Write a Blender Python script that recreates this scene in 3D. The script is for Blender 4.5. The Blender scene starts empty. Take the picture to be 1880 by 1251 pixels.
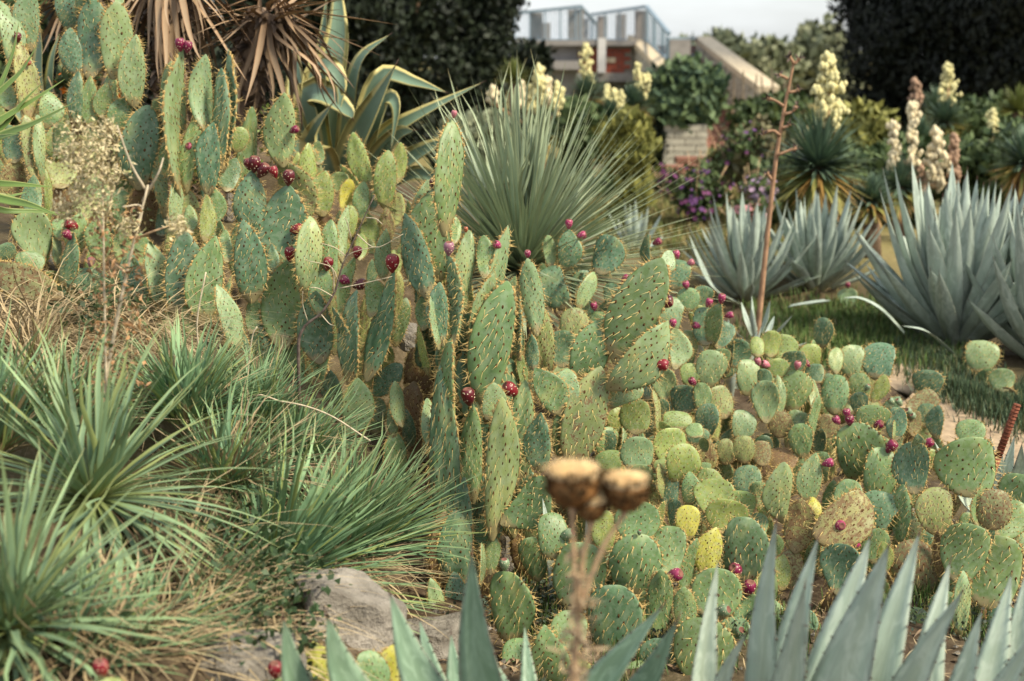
import bpy, math, random
import numpy as np
from mathutils import Matrix, Vector
R = math.radians
random.seed(7); rng = np.random.default_rng(7)
sc = bpy.context.scene
COL = sc.collection

# ------------------------------------------------------------------ camera, sky, sun, exposure
FPX, CAMZ, PITCH = 2611.0, 1.5, math.atan(525 / 2611.0)      # focal length in photo pixels, eye height, tilt down
cam = bpy.data.objects.new('camera', bpy.data.cameras.new('camera')); COL.objects.link(cam)
cam.location = (0, 0, CAMZ); cam.rotation_euler = (math.pi / 2 - PITCH, 0, 0)
cam.data.sensor_width = 36; cam.data.lens = 50; cam.data.clip_start = 0.05; cam.data.clip_end = 2000
cam.data.dof.use_dof = True; cam.data.dof.focus_distance = 4.0; cam.data.dof.aperture_fstop = 3.4
sc.camera = cam
SUN_EL, SUN_AZ = 46, 118                                      # azimuth clockwise from +Y (view direction)
world = bpy.data.worlds.new('World'); sc.world = world; world.use_nodes = True
wn, wl = world.node_tree.nodes, world.node_tree.links
bg = wn['Background']
sky = wn.new('ShaderNodeTexSky'); sky.sky_type = 'NISHITA'; sky.sun_disc = False
sky.sun_elevation = R(SUN_EL); sky.sun_rotation = R(SUN_AZ); sky.dust_density = 2.0; sky.air_density = 1.0
tc = wn.new('ShaderNodeTexCoord'); mp = wn.new('ShaderNodeMapping'); mp.inputs['Scale'].default_value = (1.5, 1.5, 6)
nz = wn.new('ShaderNodeTexNoise'); nz.inputs['Scale'].default_value = 1.6; nz.inputs['Detail'].default_value = 6
rp = wn.new('ShaderNodeValToRGB'); rp.color_ramp.elements[0].position = 0.34; rp.color_ramp.elements[1].position = 0.74; rp.color_ramp.elements[0].color = (.32, .32, .32, 1)
cm = wn.new('ShaderNodeMixRGB'); cm.inputs['Color2'].default_value = (9.6, 10.0, 10.3, 1)
wl.new(tc.outputs['Generated'], mp.inputs['Vector']); wl.new(mp.outputs[0], nz.inputs['Vector'])
wl.new(nz.outputs[0], rp.inputs[0]); wl.new(rp.outputs[0], cm.inputs[0]); wl.new(sky.outputs[0], cm.inputs['Color1'])
wl.new(cm.outputs[0], bg.inputs['Color']); bg.inputs['Strength'].default_value = 0.09
sl = bpy.data.lights.new('sun', 'SUN'); sl.energy = 3.6; sl.angle = R(11); sl.color = (1.0, 0.90, 0.69)
sun = bpy.data.objects.new('sun', sl); COL.objects.link(sun)
sd = Vector((math.sin(R(SUN_AZ)) * math.cos(R(SUN_EL)), math.cos(R(SUN_AZ)) * math.cos(R(SUN_EL)), math.sin(R(SUN_EL))))
sun.rotation_euler = sd.to_track_quat('Z', 'Y').to_euler()
vs = sc.view_settings; vs.view_transform = 'Standard'; vs.look = 'None'; vs.exposure = 0.7; vs.gamma = 1; vs.use_curve_mapping = False
sc.cycles.use_denoising = True
sc.cycles.max_bounces = 6; sc.cycles.transparent_max_bounces = 4

# ------------------------------------------------------------------ place helpers
CP, SP = math.cos(PITCH), math.sin(PITCH)
def P(px, py, d):
    """the point at horizontal distance d (metres in front of the camera) seen at photo pixel px, py"""
    a, b = (px - 940) / FPX, -(py - 625.5) / FPX
    k = d / (CP + b * SP)
    return Vector((a * k, d, CAMZ + (-SP + b * CP) * k))
def M2(d): return d * 1.02 / FPX                              # metres per photo pixel at distance d
GC = [(840, 1080, 3.95), (700, 1190, 3.5), (490, 1100, 3.1), (170, 935, 2.8), (20, 1180, 2.3), (300, 650, 3.7), (100, 580, 3.9),
      (600, 730, 4.2), (420, 650, 4.1), (760, 830, 4.3), (330, 600, 4.1), (400, 400, 5.0), (100, 420, 4.8), (200, 420, 5.0),
      (420, 300, 6.2), (620, 330, 6.8), (640, 450, 5.3), (300, 250, 7.5), (0, 300, 6.0), (0, 900, 2.6), (330, 900, 3.0), (600, 1000, 3.3),
      (380, 1160, 2.7), (860, 640, 5.6), (820, 340, 8.5), (700, 270, 10.)]
gpts = [P(*g) for g in GC]
gxy = [(p.x, p.y, p.z) for p in gpts]
for x, y in [(0.5, 3.4), (1.4, 3.6), (.3, 4.2), (1, 4.8), (2, 5), (0.6, 5.6), (2.5, 7), (1.2, 8), (3.5, 9), (0, 10), (1, 12), (-1, 14), (-3, 16), (3, 14), (0, 2.2),
             (.6, 2.0), (1.5, 2.4), (6, 5), (6, 10), (0, 0), (2, 0), (-6, 20), (0, 20), (6, 20), (-12, 30), (0, 30), (15, 30), (3, 3), (.25, 7), (-.6, 1.8), (0, 3.5), (-.02, 3.1), (-.1, 3.7), (.2, 3.2), (.1, 4.0), (.02, 3.75), (-.12, 3.4)]:
    gxy.append((x, y, 0.0))
for x, y, z in [(-3.2, 4, 1.15), (-3, 2, .85), (-4.5, 7, 1.35), (-8, 6, 1.4), (-2, 0, .5), (-3.5, 11, .9)]: gxy.append((x, y, z))
gxy = np.array(gxy)
def ground_np(X, Y):
    X = np.asarray(X, float); Y = np.asarray(Y, float)
    d2 = (X[..., None] - gxy[:, 0]) ** 2 + (Y[..., None] - gxy[:, 1]) ** 2
    w = 1.0 / (d2 + 0.03) ** 2
    z = (w * gxy[:, 2]).sum(-1) / w.sum(-1)
    far = np.clip((np.hypot(X, Y) - 24) / 20, 0, 1)
    z = z * (1 - far)
    return z + 0.012 * np.sin(X * 9 + 2 * np.sin(Y * 5)) * np.cos(Y * 7.3) + 0.008 * np.sin(X * 23 + Y * 17)
def ground(x, y): return float(ground_np(np.array([x]), np.array([y]))[0])
GD = 1.2 * 1.012 ** np.arange(330)
def G(px, py):
    """where the ray through a photo pixel meets the ground"""
    a, b = (px - 940) / FPX, -(py - 625.5) / FPX
    k = GD / (CP + b * SP); x = a * k; z = CAMZ + (-SP + b * CP) * k
    i = int(np.argmax(z < ground_np(x, GD))); i = i if i > 0 else len(GD) - 1
    return Vector((x[i], GD[i], ground(x[i], GD[i])))
def on_ground(px, d):
    p = P(px, 500, d); p.z = ground(p.x, d); return p

# ------------------------------------------------------------------ object helpers
def thing(name, label, cat, loc, group=None):
    o = bpy.data.objects.new(name, None); COL.objects.link(o); o.location = loc
    o.empty_display_size = 0.05
    o['label'] = label; o['category'] = cat
    if group: o['group'] = group
    return o, Matrix.Translation(loc)
def put(name, me, mat4, parent=None, color=None, kind=None):
    """link a mesh at a world matrix under parent, given as (object, world matrix)"""
    o = bpy.data.objects.new(name, me); COL.objects.link(o)
    if parent:
        o.parent = parent[0]; o.matrix_parent_inverse = parent[1].inverted()
    o.matrix_basis = mat4
    if color is not None: o.color = color
    if kind: o['kind'] = kind
    return o, mat4
I4 = Matrix.Identity(4)
def tag(o, label, cat=None, group=None, kind=None):
    if isinstance(o, tuple): o = o[0]
    if label: o['label'] = label
    if cat: o['category'] = cat
    if group: o['group'] = group
    if kind: o['kind'] = kind
    return o
class MB:
    """collects shapes into one mesh"""
    def __init__(s): s.v = []; s.f = []; s.m = []; s.uv = []; s.n = 0
    def add(s, v, f, uv=None, mi=0):
        n = len(v); v = np.asarray(v, float).reshape(-1, 3)
        s.v.append(v); k = s.n
        s.f.extend([tuple(i + k for i in q) for q in f]); s.m.extend([mi] * len(f))
        s.uv.append(np.zeros((n, 2)) if uv is None else np.asarray(uv, float)); s.n += n
    def mesh(s, name, mats, smooth=True):
        me = bpy.data.meshes.new(name)
        v = np.concatenate(s.v); uv = np.concatenate(s.uv)
        me.from_pydata(v.tolist(), [], s.f)
        for m in (mats if isinstance(mats, (list, tuple)) else [mats]): me.materials.append(m)
        me.polygons.foreach_set('material_index', np.array(s.m, dtype=np.int32))
        if smooth: me.polygons.foreach_set('use_smooth', np.ones(len(s.f), dtype=bool))
        li = np.empty(len(me.loops), dtype=np.int32); me.loops.foreach_get('vertex_index', li)
        ul = me.uv_layers.new(name='UVMap'); ul.data.foreach_set('uv', uv[li].astype(np.float32).ravel())
        me.update(); return me
def unit(v): return v / (np.linalg.norm(v) + 1e-12)
A3 = lambda v: np.array(v, float)
def frame_np(z, hint):
    z = unit(A3(z)); x = np.cross(A3(hint), z)
    if np.linalg.norm(x) < 1e-4: x = np.cross(A3((0.3, 1, 0.2)), z)
    x = unit(x); return x, np.cross(z, x), z
def box(mb, x0, x1, y0, y1, z0, z1, mi=0):
    v = [(x, y, z) for z in (z0, z1) for y in (y0, y1) for x in (x0, x1)]
    mb.add(v, [(0, 2, 3, 1), (4, 5, 7, 6), (0, 1, 5, 4), (2, 6, 7, 3), (0, 4, 6, 2), (1, 3, 7, 5)], None, mi)
def obox(mb, a, b, w, t, up=(0, 0, 1), mi=0):
    """a bar from a to b, w across, t along up"""
    a, b = A3(a), A3(b); x, y, z = frame_np(b - a, up)
    v = [p + x * sx * w / 2 + y * sy * t / 2 for p in (a, b) for sy in (-1, 1) for sx in (-1, 1)]
    mb.add(v, [(0, 2, 3, 1), (4, 5, 7, 6), (0, 1, 5, 4), (2, 6, 7, 3), (0, 4, 6, 2), (1, 3, 7, 5)], None, mi)
def tube(mb, pts, rad, n=6, mi=0, cap=True):
    pts = [A3(p) for p in pts]; m = len(pts)
    rad = [rad] * m if np.isscalar(rad) else rad
    V = []; U = []
    for i, p in enumerate(pts):
        t = pts[min(i + 1, m - 1)] - pts[max(i - 1, 0)]
        x, y, z = frame_np(t, (0.31, 0.87, 0.12) if abs(unit(t)[2]) > 0.7 else (0, 0, 1))
        for k in range(n):
            a = 2 * math.pi * k / n
            V.append(p + (x * math.cos(a) + y * math.sin(a)) * rad[i]); U.append((k / n, i / (m - 1)))
    F = [(i * n + k, i * n + (k + 1) % n, (i + 1) * n + (k + 1) % n, (i + 1) * n + k) for i in range(m - 1) for k in range(n)]
    if cap: F += [tuple(range(n - 1, -1, -1)), tuple((m - 1) * n + k for k in range(n))]
    mb.add(V, F, U, mi)
def spline(pts, n):
    """smooth samples through points"""
    p = [A3(q) for q in pts]
    if len(p) == 2: return [p[0] + (p[1] - p[0]) * i / (n - 1) for i in range(n)]
    q = [2 * p[0] - p[1]] + p + [2 * p[-1] - p[-2]]; out = []
    for i in range(n):
        t = i / (n - 1) * (len(p) - 1); k = min(int(t), len(p) - 2); u = t - k
        a, b, c, d = q[k:k + 4]
        out.append(0.5 * (2 * b + (c - a) * u + (2 * a - 5 * b + 4 * c - d) * u * u + (3 * b - a - 3 * c + d) * u ** 3))
    return out
SPINE = np.array([[math.cos(a), math.sin(a)] for a in (0, 2.094, 4.189)])
def spike(mb, p, d, L, r, mi=0):
    x, y, z = frame_np(d, (0.37, 0.61, 0.7))
    mb.add([p + (x * c + y * s) * r for c, s in SPINE] + [p + z * L], [(0, 1, 3), (1, 2, 3), (2, 0, 3)], None, mi)
def blade(mb, base, d, up, L, w, droop=0.0, seg=5, fold=0.25, mi=0, side=0.0, wob=0.0):
    """a strap leaf: base, direction, upper-side hint, length, width; droop bends it towards -up"""
    x, y, z = frame_np(d, up); base = A3(base)
    V = []; U = []
    for i in range(seg + 1):
        t = i / seg
        ww = w * (0.55 + 0.45 * min(1, t * 3)) * (1 - max(0, (t - 0.35) / 0.65) ** 1.5) + w * 0.03
        c = base + z * (L * t * (1 - 0.25 * abs(droop) * t)) - y * (droop * L * t * t) + x * (side * L * t * t + wob * L * math.sin(t * 6) * .03)
        V += [c - x * ww / 2 + y * fold * ww, c, c + x * ww / 2 + y * fold * ww]; U += [(0, t), (.5, t), (1, t)]
    F = []
    for i in range(seg):
        k = i * 3; F += [(k, k + 1, k + 4, k + 3), (k + 1, k + 2, k + 5, k + 4)]
    mb.add(V, F, U, mi)
def mat_of(z, hint, loc, scale=(1, 1, 1)):
    x, y, z = frame_np(z, hint)
    m = Matrix(((x[0] * scale[0], y[0] * scale[1], z[0] * scale[2], loc[0]), (x[1] * scale[0], y[1] * scale[1], z[1] * scale[2], loc[1]),
                (x[2] * scale[0], y[2] * scale[1], z[2] * scale[2], loc[2]), (0, 0, 0, 1)))
    return m
# ------------------------------------------------------------------ materials
def new_mat(name, rough=0.6, spec=0.3):
    m = bpy.data.materials.new(name); m.use_nodes = True
    b = m.node_tree.nodes['Principled BSDF']; b.inputs['Roughness'].default_value = rough
    b.inputs['Specular IOR Level'].default_value = spec
    return m, m.node_tree.nodes, m.node_tree.links, b
def rgba(c): return (c[0], c[1], c[2], 1)
def mix(N, L, fac, a, b, mode='MIX'):
    n = N.new('ShaderNodeMixRGB'); n.blend_type = mode
    for s, v in ((0, fac), (1, a), (2, b)):
        if hasattr(v, 'is_linked') or hasattr(v, 'links'): L.new(v, n.inputs[s])
        else: n.inputs[s].default_value = v if s == 0 else rgba(v)
    return n.outputs[0]
def math_n(N, L, op, a, b=0.0, clamp=False):
    n = N.new('ShaderNodeMath'); n.operation = op; n.use_clamp = clamp
    for s, v in ((0, a), (1, b)):
        if hasattr(v, 'links'): L.new(v, n.inputs[s])
        else: n.inputs[s].default_value = v
    return n.outputs[0]
def noise(N, L, scale, detail=4, coord='Object', rough=0.55):
    t = N.new('ShaderNodeTexCoord'); n = N.new('ShaderNodeTexNoise'); n.inputs['Scale'].default_value = scale
    n.inputs['Detail'].default_value = detail; n.inputs['Roughness'].default_value = rough
    if coord == 'World':
        g = N.new('ShaderNodeNewGeometry'); L.new(g.outputs['Position'], n.inputs['Vector'])
    else: L.new(t.outputs[coord], n.inputs['Vector'])
    return n
def ramp(N, L, v, stops):
    r = N.new('ShaderNodeValToRGB'); e = r.color_ramp.elements
    while len(e) < len(stops): e.new(0.5)
    for k, (p, c) in enumerate(stops): e[k].position = p; e[k].color = rgba(c) if not np.isscalar(c) else (c, c, c, 1)
    L.new(v, r.inputs[0]); return r.outputs[0]
def bump(N, L, b, h, s=0.3, dist=0.01):
    n = N.new('ShaderNodeBump'); n.inputs['Strength'].default_value = s; n.inputs['Distance'].default_value = dist
    L.new(h, n.inputs['Height']); L.new(n.outputs[0], b.inputs['Normal'])
def rnd(N, L):
    """a random number that differs per leaf, both for leaf objects and for leaves joined in one mesh"""
    g = N.new('ShaderNodeNewGeometry'); o = N.new('ShaderNodeObjectInfo')
    return math_n(N, L, 'FRACT', math_n(N, L, 'ADD', g.outputs['Random Per Island'], o.outputs['Random']))
def plain(name, c, rough=0.7, spec=0.3, var=0.25, scale=30, bmp=0.2, metal=0):
    m, N, L, b = new_mat(name, rough, spec); b.inputs['Metallic'].default_value = metal
    n = noise(N, L, scale, 5, 'World')
    lo = tuple(x * (1 - var) for x in c); hi = tuple(min(1, x * (1 + var)) for x in c)
    L.new(ramp(N, L, n.outputs[0], [(0.3, lo), (0.7, hi)]), b.inputs['Base Color'])
    if bmp: bump(N, L, b, n.outputs[0], bmp, 0.01)
    return m
def leaf_mat(name, along, edge=None, vary=(0.75, 1.25), extra=None, efrac=0.2, rough=0.5, edge_at=0.8, trans=0.0, band=None, bloom=None):
    """along: colour stops from leaf base to tip; edge: colour of the leaf margin; extra: colour taken by a share efrac of the leaves"""
    m, N, L, b = new_mat(name, rough, 0.35)
    t = N.new('ShaderNodeUVMap'); s = N.new('ShaderNodeSeparateXYZ'); L.new(t.outputs[0], s.inputs[0])
    r = rnd(N, L)
    c = ramp(N, L, s.outputs['Y'], along)
    mu = N.new('ShaderNodeMath'); mu.operation = 'MULTIPLY_ADD'; L.new(s.outputs['X'], mu.inputs[0]); mu.inputs[1].default_value = 2; mu.inputs[2].default_value = -1
    ab = math_n(N, L, 'ABSOLUTE', mu.outputs[0])
    if band is not None:
        c = mix(N, L, ramp(N, L, ab, [(0.0, 0.55), (0.55, 0.0)]), c, band)
    if edge is not None:
        c = mix(N, L, ramp(N, L, ab, [(edge_at - 0.06, 0.0), (edge_at + 0.06, 1.0)]), c, edge)
    if extra is not None:
        q = math_n(N, L, 'LESS_THAN', r, efrac); c = mix(N, L, q, c, extra)
    r2 = math_n(N, L, 'FRACT', math_n(N, L, 'MULTIPLY', r, 7.31))
    v = ramp(N, L, r2, [(0, vary[0]), (1, vary[1] if vary[1] <= 1 else 1)])
    c = mix(N, L, 1.0, c, v, 'MULTIPLY')
    n = noise(N, L, 14, 4, 'World'); st = N.new('ShaderNodeTexNoise'); st.inputs['Scale'].default_value = 1
    mpn = N.new('ShaderNodeMapping'); mpn.inputs['Scale'].default_value = (26, 1.2, 1); L.new(t.outputs[0], mpn.inputs[0]); L.new(mpn.outputs[0], st.inputs['Vector'])
    c = mix(N, L, 1.0, c, ramp(N, L, n.outputs[0], [(0.3, 0.86), (0.7, 1.0)]), 'MULTIPLY')
    c = mix(N, L, 1.0, c, ramp(N, L, st.outputs[0], [(0.35, 0.88), (0.65, 1.0)]), 'MULTIPLY')
    if bloom is not None:      # waxy bloom, dust and faint bud imprints
        nb = N.new('ShaderNodeTexNoise'); nb.inputs['Scale'].default_value = 1.0; nb.inputs['Detail'].default_value = 5; nb.inputs['Distortion'].default_value = 1.2
        mq = N.new('ShaderNodeMapping'); mq.inputs['Scale'].default_value = (3.2, 7, 1); ad = N.new('ShaderNodeVectorMath'); ad.operation = 'ADD'
        cz = N.new('ShaderNodeCombineXYZ'); L.new(math_n(N, L, 'MULTIPLY', r, 50.0), cz.inputs[2]); L.new(t.outputs[0], mq.inputs[0]); L.new(mq.outputs[0], ad.inputs[0]); L.new(cz.outputs[0], ad.inputs[1]); L.new(ad.outputs[0], nb.inputs['Vector'])
        c = mix(N, L, ramp(N, L, nb.outputs[0], [(.46, 0.0), (.6, .55), (.64, .2), (.75, .5)]), c, bloom)
        c = mix(N, L, ramp(N, L, nb.outputs[0], [(.28, .7), (.36, 0.0)]), c, tuple(x * .55 for x in bloom))
        sk = noise(N, L, 45, 3, 'World'); c = mix(N, L, ramp(N, L, sk.outputs[0], [(.7, 0.0), (.76, .5)]), c, (.16, .11, .07))
    L.new(c, b.inputs['Base Color'])
    bump(N, L, b, st.outputs[0], 0.15, 0.004)
    return m
# ------------------------------------------------------------------ the setting: ground, path
def ground_mat():
    m, N, L, b = new_mat('soil', 0.95, 0.1)
    n1 = noise(N, L, 0.8, 5, 'World'); n2 = noise(N, L, 9, 6, 'World'); n3 = noise(N, L, 60, 4, 'World')
    c = ramp(N, L, n2.outputs[0], [(0.25, (.03, .021, .013)), (0.5, (.075, .052, .034)), (0.75, (.14, .105, .07))])
    c = mix(N, L, ramp(N, L, n1.outputs[0], [(0.45, 0.0), (0.62, 0.7)]), c, (.11, .095, .045))
    c = mix(N, L, ramp(N, L, n3.outputs[0], [(0.55, 0.0), (0.7, 0.5)]), c, (.2, .155, .1))
    # beyond the beds the ground is dry lawn
    g = N.new('ShaderNodeNewGeometry'); s = N.new('ShaderNodeSeparateXYZ'); L.new(g.outputs['Position'], s.inputs[0])
    far = ramp(N, L, math_n(N, L, 'MULTIPLY', s.outputs['Y'], 0.05), [(0.42, 0.0), (0.52, 1.0)])
    lawn = ramp(N, L, n1.outputs[0], [(0.3, (.11, .115, .04)), (0.5, (.2, .17, .07)), (0.7, (.28, .22, .11))])
    c = mix(N, L, far, c, lawn)
    L.new(c, b.inputs['Base Color']); bump(N, L, b, n2.outputs[0], 0.6, 0.05)
    return m
M_SOIL = ground_mat()
def grade(lo, hi, fine, far, n):
    a = np.arange(lo, hi, fine); k = np.geomspace(1, 1 + far, n) - 1
    return np.concatenate([lo - (k[1:])[::-1], a, hi + k])
xs = grade(-5, 5, 0.08, 300, 26); ys = np.concatenate([[-40, -10, -3], np.arange(0, 12, 0.08), 12 + np.geomspace(1, 500, 60) - 1])
X, Y = np.meshgrid(xs, ys); Z = ground_np(X, Y)
nx, ny = len(xs), len(ys)
mb = MB()
F = [(j * nx + i, j * nx + i + 1, (j + 1) * nx + i + 1, (j + 1) * nx + i) for j in range(ny - 1) for i in range(nx - 1)]
mb.add(np.stack([X, Y, Z], -1).reshape(-1, 3), F)
g_o = put('ground', mb.mesh('ground', M_SOIL), I4); tag(g_o, 'brown soil and dry lawn under the garden', kind='structure')
# the sandy path on the right
M_PATH = plain('sand', (.36, .27, .18), 0.95, 0.1, 0.25, 25, 0.3)
mb = MB(); lr = [((1600, 660), (1690, 650)), ((1640, 720), (1745, 690)), ((1670, 790), (1800, 745)), ((1720, 830), (1890, 790)), ((1800, 910), (1990, 850)), ((1900, 990), (2150, 930)), ((2200, 1180), (2600, 1090)), ((2900, 1500), (3500, 1350))]
la = spline([G(*a) for a, b in lr], 24); lb = spline([G(*b) for a, b in lr], 24); la = [p + np.array([.05 * math.sin(i * 1.9), .05 * math.sin(i * 2.7), 0]) for i, p in enumerate(la)]; lb = [p + np.array([.05 * math.sin(i * 2.3), .06 * math.sin(i * 1.7), 0]) for i, p in enumerate(lb)]; V = []
for a, b in zip(la, lb):
    for k in range(9):
        p = a + (b - a) * k / 8; V.append((p[0], p[1], ground(p[0], p[1]) + 0.012))
mb.add(V, [(j * 9 + i, j * 9 + i + 1, (j + 1) * 9 + i + 1, (j + 1) * 9 + i) for j in range(23) for i in range(8)])
tag(put('path', mb.mesh('path', M_PATH), I4), 'narrow sandy path between the beds', kind='structure')

# ------------------------------------------------------------------ rocks
def rock_mat():
    m, N, L, b = new_mat('rock', 0.9, 0.2)
    n = noise(N, L, 7, 7, 'World', 0.65); n2 = noise(N, L, 40, 5, 'World')
    c = ramp(N, L, n.outputs[0], [(0.32, (.09, .075, .06)), (0.47, (.2, .18, .15)), (0.66, (.35, .315, .27))])
    c = mix(N, L, ramp(N, L, n2.outputs[0], [(0.5, 0.0), (0.7, 0.4)]), c, (.14, .12, .1))
    L.new(c, b.inputs['Base Color']); bump(N, L, b, n.outputs[0], 1.0, 0.06); return m
M_ROCK = rock_mat()
import bmesh
def rock(label, px, py, d, sx, sy, sz, seed, rot=0, sink=0.3):
    bm = bmesh.new(); bmesh.ops.create_icosphere(bm, subdivisions=5, radius=1)
    r = np.random.default_rng(seed); cuts = [(unit(r.normal(size=3)), r.uniform(.42, .8)) for _ in range(11)] + [(unit(np.array(v) + r.normal(size=3) * .2), r.uniform(.55, .7)) for v in ((0, 0, 1), (1, 0, 0), (-1, 0, 0), (0, -1, 0))]
    ph = r.uniform(0, 6, 6)
    for v in bm.verts:
        p = A3(v.co)
        for n, dd in cuts:
            q = p @ n
            if q > dd: p = p - n * (q - dd)
        p *= 1 + .012 * math.sin(p[0] * 31 + 3 * math.sin(p[1] * 17)) * math.sin(p[2] * 27 + ph[4]) + .035 * math.sin(p[0] * 7 + ph[0]) * math.sin(p[1] * 6 + ph[1]) + .03 * math.sin(p[2] * 11 + p[0] * 5 + ph[2])
        v.co = p
    me = bpy.data.meshes.new('rock'); bm.to_mesh(me); bm.free(); me.materials.append(M_ROCK)
    me.polygons.foreach_set('use_smooth', np.ones(len(me.polygons), dtype=bool))
    c = P(px, py, d)
    o = put('rock', me, Matrix.Translation(c) @ Matrix.Rotation(rot, 4, 'Z') @ Matrix.Diagonal((sx, sy, sz, 1)))
    tag(o, label, 'rock', 'rocks in the bank')
rock('large pale grey boulder under the green grass tuft', 640, 1140, G(640, 1150).y - .02, .16, .16, .16, 3, .4)
rock('dark flat rock low at the picture bottom by the straw', 450, 1235, G(450, 1235).y, .17, .14, .09, 5, .2)
rock('shaded grey rock behind the agave tips beside the small pad', 790, 1190, G(790, 1190).y, .15, .14, .11, 8, 1.0)
rock('small pinkish grey rock between the tall cactus pads', 750, 612, 4.45, .05, .05, .06, 11, .5)
rock('pale grey rock beside the foot of the tall cactus', 925, 1020, 4.0, .06, .06, .09, 12, .8)
rock('small white stone above the dry thistle heads', 1097, 838, 4.3, .035, .03, .03, 13, .3)
rock('small rock tucked beside the dusty fruit among dead stems', 75, 490, 4.45, .12, .08, .07, 14, .5)
rock('pinkish grey rock above the clump with dark red fruit', 425, 380, 5.0, .05, .05, .06, 15, .2)
rock('flat stone slab behind the spotted cactus pad', 1690, 945, 4.1, .13, .09, .035, 16, .1)
# ------------------------------------------------------------------ prickly pears
def pad_mat():
    m, N, L, b = new_mat('cactus_skin', 0.42, 0.35)
    oi = N.new('ShaderNodeObjectInfo')
    rn = N.new('ShaderNodeTexCoord'); ad = N.new('ShaderNodeVectorMath'); ad.operation = 'ADD'
    cmb = N.new('ShaderNodeCombineXYZ'); rr = math_n(N, L, 'MULTIPLY', oi.outputs['Random'], 40.0)
    L.new(rr, cmb.inputs[0]); L.new(rr, cmb.inputs[2]); L.new(rn.outputs['Object'], ad.inputs[0]); L.new(cmb.outputs[0], ad.inputs[1])
    def nz(s, d):
        n = N.new('ShaderNodeTexNoise'); n.inputs['Scale'].default_value = s; n.inputs['Detail'].default_value = d
        L.new(ad.outputs[0], n.inputs['Vector']); return n.outputs[0]
    n1, n2, n3 = nz(3.0, 4), nz(16, 5), nz(70, 3)
    c = mix(N, L, 1.0, oi.outputs['Color'], ramp(N, L, n1, [(0.3, (.62, .68, .64)), (0.7, (1, 1, 1))]), 'MULTIPLY')
    bl = mix(N, L, ramp(N, L, n2, [(0.4, 0.0), (0.72, 0.34)]), c, (.36, .42, .31))          # waxy bloom
    yl = mix(N, L, ramp(N, L, n1, [(0.56, 0.0), (0.75, 0.5)]), bl, (.34, .33, .11))         # yellowing patches
    # corky brown spots; how many is set per pad
    a = oi.outputs['Alpha']
    th = math_n(N, L, 'MULTIPLY_ADD', a, -0.26); th.node.inputs[2].default_value = 0.735
    mm = math_n(N, L, 'ADD', math_n(N, L, 'MULTIPLY', n2, 0.65), math_n(N, L, 'MULTIPLY', n3, 0.4))
    sp = math_n(N, L, 'MULTIPLY', math_n(N, L, 'SUBTRACT', mm, th), 14.0, True)
    col = mix(N, L, math_n(N, L, 'MULTIPLY', sp, 0.8), yl, (.16, .075, .035))
    uvn = N.new('ShaderNodeUVMap'); se = N.new('ShaderNodeSeparateXYZ'); L.new(uvn.outputs[0], se.inputs[0])
    rim = ramp(N, L, se.outputs['X'], [(0.955, 0.0), (1.0, 0.45)])
    col = mix(N, L, rim, col, (.40, .33, .12))
    # corky tan skin at the old joint
    jn = ramp(N, L, math_n(N, L, 'ADD', se.outputs['Y'], math_n(N, L, 'MULTIPLY', n2, -.22)), [(0.0, .75), (.07, 0.0)])
    col = mix(N, L, jn, col, (.27, .2, .1))
    L.new(col, b.inputs['Base Color'])
    L.new(ramp(N, L, sp, [(0, .42), (1, .8)]), b.inputs['Roughness'])
    bump(N, L, b, n3, 0.12, 0.004)
    return m
M_PAD = pad_mat()
M_SPINE = plain('spine', (.58, .42, .16), 0.5, 0.3, 0.3, 40, 0)
M_AREOLE = plain('areole', (.085, .045, .018), 0.9, 0.1, 0.4, 60, 0)
M_GLOCHID = plain('glochid', (.40, .28, .115), 0.8, 0.1, 0.35, 60, 0)
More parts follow.
